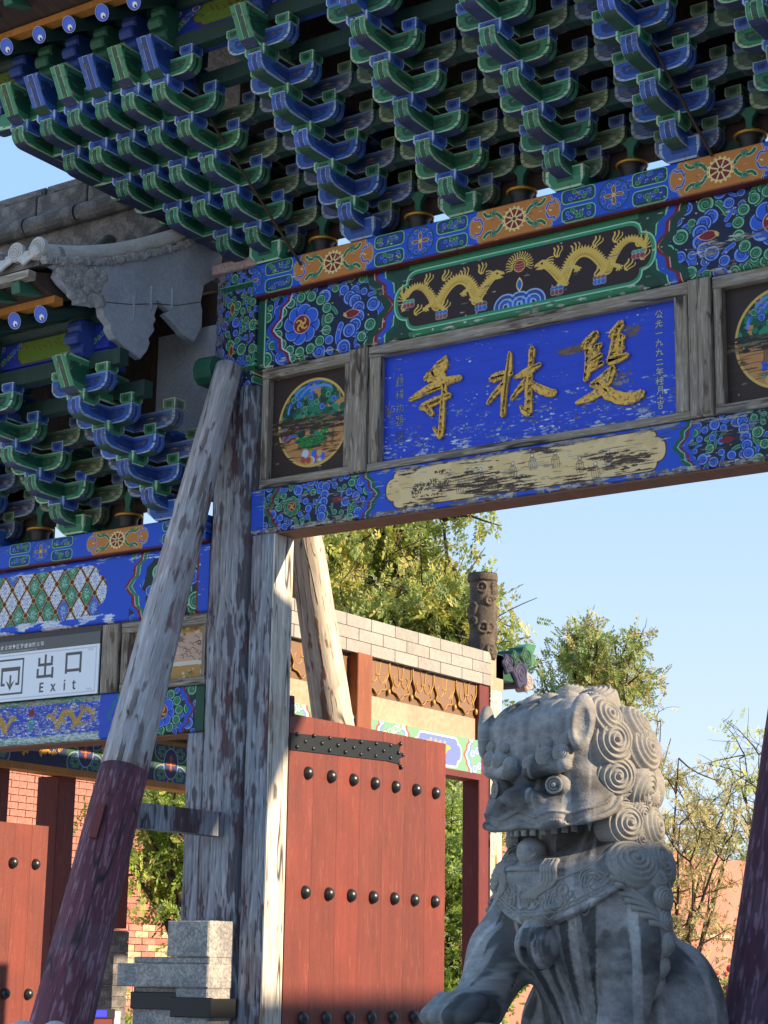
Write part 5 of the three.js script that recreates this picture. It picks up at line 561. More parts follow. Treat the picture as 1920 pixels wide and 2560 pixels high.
// ---------------------------------------------------------------- brick-topped side gate behind the doorway (runs back from the gate)
{
  const t = thing('side_gate', 'tan brick topped side gate with carved brown frieze behind the red door', 'gate'), X = -2.0;
  part('beam_core', bx(X - 0.34, X - 0.03, 4.25, 4.558, -5.86, -1.4), M.mortar, t);
  let v = 0; for (let c = 0; c < 3; c++) { const y0 = 4.247 + c * 0.1055; for (let z = -1.4 - (c % 2) * 0.18; z > -5.8; z -= 0.36) { const a = Math.max(-5.865, z - 0.354), b = z; part('brick', bx(X - 0.2, X, y0, y0 + 0.1, a, b, 0.003), (v++ % 3) ? M.brickTan : M.brickTan2, t); } }
  // carved frieze
  const fr = part('frieze_board', bx(X - 0.12, X - 0.07, 3.925, 4.246, -5.68, -1.4), std({ color: 0x7d5c42, roughness: 0.6 }), t);
  const goldLine = std({ color: 0xb98a3c, roughness: 0.45, metalness: 0.2 }), rel = std({ color: 0x86654a, roughness: 0.6 });
  const mp = (pts, r) => { const cr = new THREE.CatmullRomCurve3(pts.map(([a, b]) => new V3(0, b, a))); return tube(cr.getPoints(34), r, 6); };
  const motif = merge([mp([[-0.17, 0.3], [-0.165, 0.2], [-0.12, 0.12], [-0.13, 0.07], [-0.06, 0.05], [0, 0.005], [0.06, 0.05], [0.13, 0.07], [0.12, 0.12], [0.165, 0.2], [0.17, 0.3]], 0.006), mp([[-0.1, 0.31], [-0.05, 0.3], [-0.025, 0.2], [-0.02, 0.14], [-0.06, 0.11], [-0.1, 0.13], [-0.11, 0.18], [-0.085, 0.2]], 0.005), mp([[0.1, 0.31], [0.05, 0.3], [0.025, 0.2], [0.02, 0.14], [0.06, 0.11], [0.1, 0.13], [0.11, 0.18], [0.085, 0.2]], 0.005), mp([[-0.03, 0.175], [0.03, 0.175]], 0.009)]);
  const plate = prism([[-0.165, 0.3], [-0.16, 0.19], [-0.115, 0.11], [-0.12, 0.07], [-0.05, 0.045], [0, 0.01], [0.05, 0.045], [0.12, 0.07], [0.115, 0.11], [0.16, 0.19], [0.165, 0.3]], 0.02, 'x', 0.004), egg = new THREE.SphereGeometry(0.024, 12, 10); egg.scale(0.6, 1.25, 0.8);
  for (let i = 0; i < 10; i++) { const z = -5.5 + i * 0.353; if (Math.abs(z + 3.8) < 0.14) continue; const m = put('carved_motif', plate, rel, t, X - 0.06, 3.94, z); put('gilt_line', motif, goldLine, m, 0.012, 0, 0); put('gilt_boss', egg, goldLine, t, X - 0.05, 3.985, z - 0.176); }
  part('post', bx(X - 0.2, X + 0.03, 0, 4.244, -3.9, -3.69, 0.006), M.orangePost, t); part('post', bx(X - 0.2, X - 0.02, 0, 4.244, -5.86, -5.69, 0.006), M.redPost, t); part('infill_panel', bx(X - 0.12, X - 0.06, 3.72, 3.924, -5.68, -1.4), M.plaster, t);
  const cv = canvas(1536, 112, (g, W, H) => { g.fillStyle = '#7aa684'; g.fillRect(0, 0, W, H); for (let i = 0; i < 3; i++) { const a = i * 512; cartouche(g, a + 120, a + 392, 8, H - 8); g.fillStyle = '#6f7fb8'; g.fill(); g.strokeStyle = '#dfe8d8'; g.lineWidth = 6; g.stroke(); dragon(g, a + 256, H / 2, 34, i % 2 === 0, '#e0b848', '#a88228'); for (const s of [-1, 1]) { chevron(g, a + 256 + s * 160, 0, H, s, [[0, 10, '#b05a4a'], [12, 10, '#e8ece6'], [22, 10, '#6f94cc']]); } for (let j = 0; j < 26; j++) curl(g, a + ((j * 53) % 120) - 60 + (j % 2 ? 0 : 512), (j * 31) % H, 13, [{ c: '#8aa4d8', l: '#eef2f8', d: '#5a70a8' }, { c: '#7fb890', l: '#eaf4e6', d: '#4f8a68' }][j % 2], 1, j); } });
  const pb = faceGeo(-5.7, -1.4, 3.418, 3.719, -0.2, 0); pb.rotateY(PI / 2); pb.translate(X, 0, 0); { const q = pb.attributes.position; } part('painted_beam', (() => { const g = bx(X - 0.2, X, 3.418, 3.719, -5.69, -1.4), p = g.attributes.position, uv = g.attributes.uv; for (let i = 0; i < p.count; i++) uv.setXY(i, (-1.4 - p.getZ(i)) / 4.29, (p.getY(i) - 3.418) / 0.301); return g; })(), paint(cv), t); part('soffit', bx(X - 0.2, X + 0.005, 3.36, 3.417, -5.69, -1.4), M.redPost, t);
  const eCv = canvas(160, 640, (g, W, H) => { g.fillStyle = '#c8c4b0'; g.fillRect(0, 0, W, H); for (let i = 0; i < 60; i++) curl(g, (i * 47) % W, (i * 61) % H, 16, [{ c: '#a8b0b0', l: '#ece8d8', d: '#6a7468' }, { c: '#8fae98', l: '#e8ece0', d: '#5f7a68' }][i % 2], 1, i); for (let i = 0; i < 4; i++) { disc(g, W / 2, 80 + i * 160, 26, '#d8b878'); disc(g, W / 2, 80 + i * 160, 12, '#8a5a34'); } });
  part('painted_post', faceGeo(0, 0.2, 0, 4.22, -0.12, 0.12).rotateY(PI / 2).translate(X - 0.13, 0, -5.87), paint(eCv), t).position.set(0, 0, 0);
  part('post_top', bx(X - 0.22, X - 0.01, 4.222, 4.56, -6.1, -5.87, 0.004), M.plaster, t);
}
{ // carved stone column finial above it
  const R = 0.135, seg = 96, rows = 90, pos = [], uv = [], idx = [], y0 = 4.5, H = 0.82, RR = rngOf(3), clouds = []; for (let i = 0; i < 34; i++) clouds.push([RR(), 0.06 + 0.8 * RR(), 0.04 + 0.04 * RR()]);
  for (let r = 0; r <= rows; r++) for (let k = 0; k <= seg; k++) { const u = k / seg % 1, v = r / rows; let d = 0; for (const [a, b, s] of clouds) { let du = Math.abs(u - a); du = Math.min(du, 1 - du) * 2 * PI * R; const q = Math.hypot(du, (v - b) * H); if (q < s) { const f = q / s; d = Math.max(d, 0.02 * (0.55 + 0.45 * Math.cos(f * 9)) * sm(1, 0.8, f)); } } const lip = v > 0.9 ? 0.02 * sm(0.9, 0.915, v) : 0; const rr = (R - 0.012 + d * (v < 0.9 ? 1 : 0) + lip) * (v > 0.985 ? 0.97 : 1), a = u * 2 * PI; pos.push(Math.cos(a) * rr, y0 + v * H, Math.sin(a) * rr); uv.push(u * 1.2, v * H); }
  for (let r = 0; r < rows; r++) for (let k = 0; k < seg; k++) { const a = r * (seg + 1) + k; idx.push(a, a + 1, a + seg + 1, a + 1, a + seg + 2, a + seg + 1); } const tc = pos.length / 3; pos.push(0, y0 + H + 0.015, 0); uv.push(0, 0); for (let k = 0; k < seg; k++) idx.push(tc, rows * (seg + 1) + k + 1, rows * (seg + 1) + k);
  const g = new THREE.BufferGeometry(); g.setAttribute('position', new THREE.Float32BufferAttribute(pos, 3)); g.setAttribute('uv', new THREE.Float32BufferAttribute(uv, 2)); g.setIndex(idx); g.computeVertexNormals(); const c = single('carved_column', g, M.stoneBrown = std({ map: M.stone.map, color: 0x9a8c7c, bumpMap: M.stone.bumpMap, bumpScale: 0.002, roughness: 0.9 }), 'round stone column top carved with clouds rising above the brick beam', 'column'); c.position.set(-2.12, 0, -5.9);
}
{ // carved cloud beam end
  const t = thing('cloud_bracket', 'green and violet carved cloud bracket at the end of the brick beam', 'bracket', [-2.08, 4.33, -5.96]); const P = pts => pts.map(([a, b]) => [-a, b]);
  const gm = std({ color: 0x1f4d30, roughness: 0.5 }), pm = std({ color: 0x35304c, roughness: 0.5 }), lm = std({ color: 0x3f7a48, roughness: 0.5 });
  part('block', prism(P([[0, 0], [0.3, 0], [0.46, 0.04], [0.5, 0.2], [0.36, 0.24], [0, 0.24]]), 0.14, 'x', 0.008), gm, t);
  const lobe = (z, y, r, m, th, nm) => { const q = []; for (let i = 0; i < 40; i++) { const a = i / 40 * 2 * PI, f = r * (1 + 0.12 * Math.cos(5 * a)); q.push([-z + Math.cos(a) * f, y + Math.sin(a) * f]); } const mm = part(nm, prism(q, th, 'x', 0.014), m, t); const sp = []; for (let i = 0; i <= 40; i++) { const f = i / 40, a = f * 13; sp.push([th / 2, y + Math.sin(a) * r * 0.78 * (1 - f * 0.92), -z + Math.cos(a) * r * 0.78 * (1 - f * 0.92)]); } part('scroll_line', tube(sp, 0.006, 6), m, mm); };
  lobe(0.2, 0.16, 0.09, pm, 0.19, 'violet_cloud'); lobe(0.42, 0.1, 0.135, pm, 0.2, 'violet_cloud'); lobe(0.33, 0.24, 0.07, gm, 0.2, 'green_cloud'); lobe(0.54, 0.27, 0.1, gm, 0.19, 'green_cloud'); lobe(0.62, 0.05, 0.09, M.pinkCap, 0.13, 'plain_cloud');
  part('curl_tip', prism(P([[0.46, 0.2], [0.62, 0.17], [0.74, 0.24], [0.7, 0.33], [0.76, 0.43], [0.62, 0.42], [0.5, 0.36]]), 0.15, 'x', 0.012), lm, t);
}
// ---------------------------------------------------------------- painted side gallery seen through the exit bay
{
  const t = thing('side_gallery', 'painted gallery beam with gold dragons on dark red posts behind the exit bay', 'gallery'), X = -4.6, cv = canvas(2048, 150, (g, W, H) => { g.fillStyle = '#14204e'; g.fillRect(0, 0, W, H); for (let i = 0; i < 4; i++) { const a = i * 512; g.fillStyle = '#1c5238'; g.fillRect(a + 300, 0, 212, H); for (const s of [0, 1]) { for (const v of [-1, 1]) { g.beginPath(); g.ellipse(a + 350 + s * 112, H / 2 + v * 50, 46, 42, 0, 0, 7); g.fillStyle = '#25387e'; g.fill(); g.strokeStyle = '#8fa88e'; g.lineWidth = 4; g.stroke(); for (let j = 0; j < 6; j++) curl(g, a + 350 + s * 112 + Math.cos(j) * 22, H / 2 + v * 46 + Math.sin(j) * 16, 9, GR, 1, j); } } g.beginPath(); g.ellipse(a + 406, H / 2, 44, 62, 0, 0, 7); g.fillStyle = '#1d2c66'; g.fill(); g.strokeStyle = '#8fa8c8'; g.lineWidth = 4; g.stroke(); for (let j = 0; j < 4; j++) drop(g, a + 406 + Math.cos(j * PI / 2) * 16, H / 2 + Math.sin(j * PI / 2) * 20, 18, j * PI / 2, '#a8502c'); disc(g, a + 406, H / 2, 6, '#d8a040'); dragon(g, a + 130, H / 2, 56, i % 2 === 0, '#d29a2c', '#8a6418'); } });
  const beam = (y0, y1, z0, z1, m) => { const g = bx(X - 0.2, X, y0, y1, z1, z0), p = g.attributes.position, uv = g.attributes.uv; for (let i = 0; i < p.count; i++) uv.setXY(i, (z0 - p.getZ(i)) / 4.6, (p.getY(i) - y0) / (y1 - y0)); return part('painted_beam', g, m, t); };
  beam(3.34, 3.68, -1.2, -5.8, paint(cv)); part('soffit', bx(X - 0.2, X + 0.004, 3.281, 3.339, -5.8, -1.2), M.yellowBoard, t);
  for (const z of [-2.35, -3.16, -5.4]) part('post', bx(X - 0.36, X - 0.1, 0, 3.28, z - 0.11, z + 0.11, 0.008), M.redPost, t); part('slim_post', bx(X - 0.25, X - 0.14, 0, 3.28, -2.06, -1.98), M.redPost, t); part('slim_post', bx(X - 0.25, X - 0.14, 0, 3.28, -1.78, -1.7), M.redPost, t); part('eave', bx(X - 2.2, X + 0.5, 3.75, 3.95, -5.9, -1.1), M.dark, t); part('rear_board', bx(X - 2.15, X - 2.05, 0.2, 3.74, -3.0, -2.4), M.redPost, t);
}
{ const t = thing('red_column', 'slim dark red column on a grey brick base before the sunny wall', 'column', [-5.4, 0, -4.62]); part('shaft', bx(-0.08, 0.08, 2.02, 3.4, -0.09, 0.09, 0.01), M.redPost, t); part('core', bx(-0.09, 0.09, 0, 2.0, -0.09, 0.09), M.mortar, t); for (let i = 0; i < 20; i++) part('brick', bx(-0.1 + (i % 2) * 0.004, 0.1, i * 0.1, i * 0.1 + 0.094, -0.1, 0.1 - (i % 2) * 0.004), M.tile, t); }
// ---------------------------------------------------------------- long sunny courtyard wall
{
  const X = -9, t = thing('courtyard_wall', 'long sunlit red courtyard wall with worn pale bricks low down', 'wall'); part('wall_core', bx(X - 0.4, X - 0.012, 0, 4.0, -60, -2), M.wallRed, t); part('coping', prism([[-0.3, 0], [0.3, 0], [0, 0.3]], 58, 'z').rotateY(PI / 2).translate(X - 0.2, 4.0, -31), M.tile, t);
  const rest = [], R = rngOf(17); let n = 0; const bl = 0.25, bh = 0.082; const gs = [0, 1, 2].map(i => bx(0, 0.02 + i * 0.003, 0, bh - 0.009, 0, bl - 0.01, 0.003)); const list = []; for (let r = 0; r < 38; r++) for (let c = 0; c < 18; c++) list.push([r, c]);
  for (const [r, c] of list) { const y = 0.9 + r * bh, z = -6.2 - c * bl - (r % 2) * bl / 2, pale = y < 2.02 + 0.5 * (fbm(c / 18, r / 40, 9, 9, 5, 3) - 0.5) * 2 + 0.05 * R(); const mat = pale && R() < 0.85 ? M.brickPale : M.brickRed[Math.floor(R() * 3)]; if (n < 300 && z < -6.9 && y > 1.2) { put('brick', gs[Math.floor(R() * 3)], mat, t, X - 0.014, y, z); n++; } else if (!pale) { const g = gs[Math.floor(R() * 3)].clone(); g.translate(X - 0.014, y, z); rest.push(g); } }
  const st = part('brick_field', merge(rest), M.brickRed[0], t); st.userData = { kind: 'stuff' };
  part('whitewash_line', bx(X - 0.008, X - 0.002, 2.46, 2.52, -60, -19), M.brickPale, t);
}
// unseen buildings added to the right, out of the frame, shaped so their tops shade the lower part of the scene
{ const t = thing('unseen_east_hall', 'unseen long hall added on the sunny side to shade the door foot', 'building'); part('wall', bx(10.4, 14, 0, 6.0, -16, -1.4), M.wallRed, t); part('roof', prism([[9.6, 6.15], [12.2, 7.15], [14.8, 6.15], [14.8, 6.0], [9.6, 6.0]], 15.1, 'z').translate(0, 0, -8.85), M.tile, t); }
{ const t = thing('unseen_east_wall', 'unseen side wall added beside the hall to shade the lower lion', 'wall'); part('wall', bx(10, 10.5, 0, 4.98, -1.28, 14), M.wallRed, t); part('coping', bx(9.9, 10.6, 4.98, 5.12, -1.28, 14.1), M.tile, t); }
// the far side bay of the gate, past the second pillar and out of the frame: same build as the exit bay, it shades the braces
{ const t = thing('far_side_bay', 'far side bay of the gate past the second pillar with its own low roof', 'gate'); part('roof_deck', roofGeo(4.2, 7.15, lowCurve, 0.07), M.tile, t); part('ridge', bx(4.1, 7.1, 6.55, 7.15, -0.27, -0.05, 0.02), M.tile, t); part('bracket_boarding', bx(4.07, 7.0, 4.48, 6.1, -0.13, -0.1), M.dark, t); part('bracket_mass', prism([[-0.1, 4.49], [0.3, 4.6], [1.05, 5.25], [1.05, 5.5], [-0.1, 5.6]], 2.7, 'x').translate(5.6, 0, 0), M.greenDark, t); for (const [a, b, m] of [[3.085, 3.384, M.bluePlain], [3.39, 3.84, M.darkBoard], [3.85, 4.305, M.bluePlain], [4.31, 4.475, M.yellowBoard]]) part('beam', bx(4.07, 6.98, a, b, -0.24, 0), m, t); part('end_pillar', wobblyPost(6.98, 7.3, 0, 4.6, -0.34, 0.025, 9, 0.008), M.pillar, t); }
// ---------------------------------------------------------------- trees and plants
const barkM = std({ map: M.brace.map, color: 0x6a5c4e, roughness: 0.95 });
const leafMat = (op = 0.5) => new THREE.MeshPhysicalMaterial({ color: 0xffffff, roughness: 0.85, transmission: op, thickness: 0, side: THREE.DoubleSide });
const LM = leafMat();
const spray = (() => { const pos = [], nrm = []; const leaf = (x, y, a, l, w, tz) => { const c = Math.cos(a), s = Math.sin(a), P = (u, v, z) => [x + c * u - s * v, y + s * u + c * v, z]; const A = P(0, 0, 0), B = P(l * 0.5, w, tz), D = P(l * 0.5, -w, -tz * 0.5), E2 = P(l, 0, tz * 0.3); for (const p of [A, D, E2, A, E2, B]) pos.push(...p); }; for (let i = 0; i < 6; i++) for (const s of [-1, 1]) leaf(0.03 + i * 0.03, 0, s * (1.05 - i * 0.05), 0.055, 0.013, 0.012 * ((i % 3) - 1)); leaf(0.2, 0, 0, 0.06, 0.014, 0.01); const g = new THREE.BufferGeometry(); g.setAttribute('position', new THREE.Float32BufferAttribute(pos, 3)); g.computeVertexNormals(); return g; })();
const broad = (() => { const pos = []; const leaf = (a, e, l, w) => { const d = new V3(Math.cos(a) * Math.cos(e), Math.sin(e), Math.sin(a) * Math.cos(e)), s = new V3(-Math.sin(a), 0.2, Math.cos(a)).normalize().multiplyScalar(w), o = d.clone().multiplyScalar(0.02), m = d.clone().multiplyScalar(l * 0.5), t = d.clone().multiplyScalar(l); m.y += 0.012; for (const p of [o, m.clone().sub(s), t, o, t, m.clone().add(s)]) pos.push(p.x, p.y, p.z); }; for (let i = 0; i < 7; i++) leaf(i * 2.4, 0.2 + 0.12 * (i % 4), 0.09, 0.022); const g = new THREE.BufferGeometry(); g.setAttribute('position', new THREE.Float32BufferAttribute(pos, 3)); g.computeVertexNormals(); return g; })();
function leavesOf(name, parent, pts, geo, pal, seed, size, hang = 0) {
  const R = rngOf(seed), im = new THREE.InstancedMesh(geo, LM, pts.length), m = new THREE.Matrix4(), q = new THREE.Quaternion(), e = new THREE.Euler(), c = new THREE.Color(); im.name = name; im.userData = { kind: 'stuff' }; im.castShadow = im.receiveShadow = true;
  pts.forEach((p, i) => { e.set(hang ? -0.4 + R() * 0.8 : R() * 6.28, R() * 6.28, hang ? -1.5 + R() * 0.9 : R() * 6.28); q.setFromEuler(e); const s = size * (0.7 + 0.7 * R()); m.compose(p, q, new V3(s, s, s)); im.setMatrixAt(i, m); const k = pal[Math.floor(R() * pal.length)], f = 1.3 + 0.8 * R(); c.setRGB(k[0] * f, k[1] * f, k[2] * f); im.setColorAt(i, c); });
  parent.add(im); return im;
}
function bend(a, b, R, w, n = 6) { const out = []; const o = new V3((R() - 0.5) * w, (R() - 0.5) * w, (R() - 0.5) * w); for (let i = 0; i <= n; i++) { const t = i / n; out.push(a.clone().lerp(b, t).addScaledVector(o, Math.sin(t * PI)).add(new V3((R() - 0.5), (R() - 0.5), (R() - 0.5)).multiplyScalar(w * 0.12 * (i && i < n ? 1 : 0)))); } return out; }
function tree(name, label, cat, base, cen, rad, o) { // cen/rad: crown centre and radii in world metres
  const R = rngOf(o.seed), t = thing(name, label, cat, base, o.group), B = new V3(...base), Cn = new V3(...cen).sub(B), wood = [], leaf = []; const r0 = o.r0 || 0.16;
  const fork = new V3().lerpVectors(new V3(), Cn, o.fork ?? 0.55); fork.y = Math.min(fork.y, Cn.y - rad[1] * 0.55); const tr = bend(new V3(0, 0, 0), fork, R, 0.4, 8); wood.push(tube(tr, tr.map((_, i) => r0 * (1 - 0.4 * i / 8)), 10));
  for (let i = 0; i < o.limbs; i++) { const a = i / o.limbs * 2 * PI + R(), el = -0.5 + 1.9 * R(), rr = 0.55 + 0.4 * R(); const end = new V3(Cn.x + Math.cos(a) * Math.cos(el) * rad[0] * rr, Cn.y + Math.sin(el) * rad[1] * rr, Cn.z + Math.sin(a) * Math.cos(el) * rad[2] * rr), st = tr[5 + Math.floor(R() * 4)] || fork, L = bend(st, end, R, rad[0] * 0.35, 8); wood.push(tube(L, L.map((_, k) => r0 * 0.45 * (1 - 0.8 * k / 8)), 7));
    for (let j = 0; j < o.subs; j++) { const s = L[3 + Math.floor(R() * 6)] || end, d = new V3(R() - 0.5, R() - 0.35, R() - 0.5).normalize().multiplyScalar(rad[0] * (0.25 + 0.35 * R())), e2 = s.clone().add(d), S = bend(s, e2, R, 0.2, 5); wood.push(tube(S, S.map((_, k) => r0 * 0.16 * (1 - 0.75 * k / 5)), 5));
      for (let q = 0; q < (o.twigs || 0); q++) { const s2 = S[2 + Math.floor(R() * 4)] || e2, e3 = s2.clone().add(new V3(R() - 0.5, R() - 0.25, R() - 0.5).normalize().multiplyScalar(rad[0] * (0.12 + 0.2 * R()))), T = bend(s2, e3, R, 0.1, 3); wood.push(tube(T, T.map((_, k) => r0 * 0.06 * (1 - 0.6 * k / 3)), 4)); for (let l = 0; l < (o.twigLeaf || 0); l++) leaf.push(e3.clone().lerp(s2, R()).add(new V3(R() - 0.5, R() - 0.5, R() - 0.5).multiplyScalar(0.16))); }
      for (let l = 0; l < o.leaf; l++) { const f = 0.25 + 0.75 * R(), p = S[Math.floor(f * 5)].clone(); const g = () => (R() + R() + R() - 1.5); p.add(new V3(g(), g() * 0.7, g()).multiplyScalar(o.clump || 0.3)); leaf.push(p); } } }
  part('trunk', merge(wood), barkM, t); if (leaf.length) leavesOf('crown', t, leaf, o.geo || spray, o.pal, o.seed + 5, o.size || 1); return t;
}
const locust = [[0.20, 0.24, 0.035], [0.26, 0.27, 0.04], [0.15, 0.20, 0.035], [0.32, 0.28, 0.05], [0.11, 0.16, 0.03]], autumn = [[0.20, 0.21, 0.04], [0.12, 0.17, 0.035], [0.26, 0.20, 0.05], [0.22, 0.23, 0.05], [0.15, 0.19, 0.04], [0.16, 0.2, 0.035]], lime = [[0.22, 0.30, 0.04], [0.30, 0.36, 0.06], [0.14, 0.22, 0.03], [0.10, 0.16, 0.03]], dull = [[0.28, 0.25, 0.08], [0.22, 0.21, 0.07], [0.32, 0.26, 0.10]];
tree('locust_tree', 'large yellow green tree behind the brick topped side gate', 'tree', [-7.6, 0, -11.9], [-7.5, 6.35, -11.7], [2.3, 1.75, 2.3], { seed: 11, limbs: 22, subs: 16, leaf: 40, twigs: 1, pal: locust, size: 1.2, clump: 0.38, r0: 0.2, group: 'trees behind the gate' });
tree('locust_tree', 'small tree with turning leaves above the stone lion', 'tree', [-8.9, 0, -20.8], [-8.85, 7.0, -20.6], [1.1, 0.62, 1.1], { seed: 21, limbs: 11, subs: 8, leaf: 24, twigs: 3, pal: autumn, size: 1.15, clump: 0.26, r0: 0.13, fork: 0.7, group: 'trees behind the gate' });
tree('bare_tree', 'thin nearly bare tree with dark twigs behind the lion mane', 'tree', [-5.2, 0, -15.3], [-4.2, 3.5, -14.9], [1.3, 1.3, 1.3], { seed: 31, limbs: 12, subs: 6, leaf: 1, twigs: 6, twigLeaf: 3, pal: dull, size: 0.75, clump: 0.3, r0: 0.085, fork: 0.28, group: 'trees behind the gate' });
tree('bare_tree', 'thin leafless tree with fine twigs rising beyond the red wall', 'tree', [-10.4, 0, -24.5], [-10.0, 5.9, -24.3], [1.1, 1.2, 1.1], { seed: 41, limbs: 8, subs: 5, leaf: 1, twigs: 5, twigLeaf: 1, pal: [[0.34, 0.28, 0.06], [0.26, 0.24, 0.06]], size: 0.9, clump: 0.3, r0: 0.09, fork: 0.5, group: 'trees behind the gate' });
tree('bare_tree', 'bare tree with a few dry leaves beside the carved column', 'tree', [-9.4, 0, -15.6], [-8.9, 5.7, -15.2], [1.3, 1.3, 1.3], { seed: 47, limbs: 10, subs: 5, leaf: 3, twigs: 4, twigLeaf: 1, pal: autumn, size: 0.9, clump: 0.25, r0: 0.09, fork: 0.5, group: 'trees behind the gate' });
tree('willow_tree', 'pale yellow green willow beyond the far end of the red wall', 'tree', [-11.6, 0, -33.5], [-11.2, 5.6, -33], [2.4, 1.6, 2.4], { seed: 51, limbs: 12, subs: 8, leaf: 9, twigs: 3, pal: [[0.36, 0.36, 0.08], [0.28, 0.3, 0.07]], size: 1.2, clump: 0.4, r0: 0.12, group: 'trees behind the gate' });
tree('leafy_bush', 'dense tangled bush between the red door and the dark red post', 'bush', [-3.7, 0, -8.1], [-3.7, 2.35, -8.0], [0.75, 1.25, 0.75], { seed: 61, limbs: 14, subs: 10, leaf: 22, twigs: 2, pal: lime, geo: broad, size: 0.8, clump: 0.26, r0: 0.05, fork: 0.2 });
tree('locust_tree', 'tree with drooping green leaf sprays before the sunny wall in the exit bay', 'tree', [-6.9, 0, -8.0], [-6.35, 3.35, -6.5], [0.95, 0.6, 0.95], { seed: 71, limbs: 12, subs: 7, leaf: 12, twigs: 2, pal: lime, size: 1.0, clump: 0.22, r0: 0.09, fork: 0.6, group: 'trees behind the gate' });
tree('clipped_hedge', 'low clipped green hedge at the foot of the sunny wall', 'hedge', [-6.9, 0, -6.3], [-6.9, 0.85, -6.3], [0.5, 0.45, 0.6], { seed: 81, limbs: 10, subs: 8, leaf: 16, pal: lime, geo: broad, size: 0.6, clump: 0.2, r0: 0.04, fork: 0.3 });
{ const t = tree('flower_bush', 'low green bush with small red flowers before the red wall', 'bush', [-3.35, 0, -13.9], [-3.3, 1.15, -13.75], [0.5, 0.5, 0.5], { seed: 91, limbs: 12, subs: 8, leaf: 16, pal: lime, geo: broad, size: 0.7, clump: 0.2, r0: 0.03, fork: 0.3 }); const R = rngOf(5), fl = []; for (let i = 0; i < 26; i++) { const g = new THREE.IcosahedronGeometry(0.03 + 0.015 * R(), 1); g.translate((R() - 0.5) * 0.8, 1.45 + R() * 0.35, (R() - 0.5) * 0.8); fl.push(g); } part('flower_heads', merge(fl), std({ color: 0xc0344a, roughness: 0.7 }), t); }
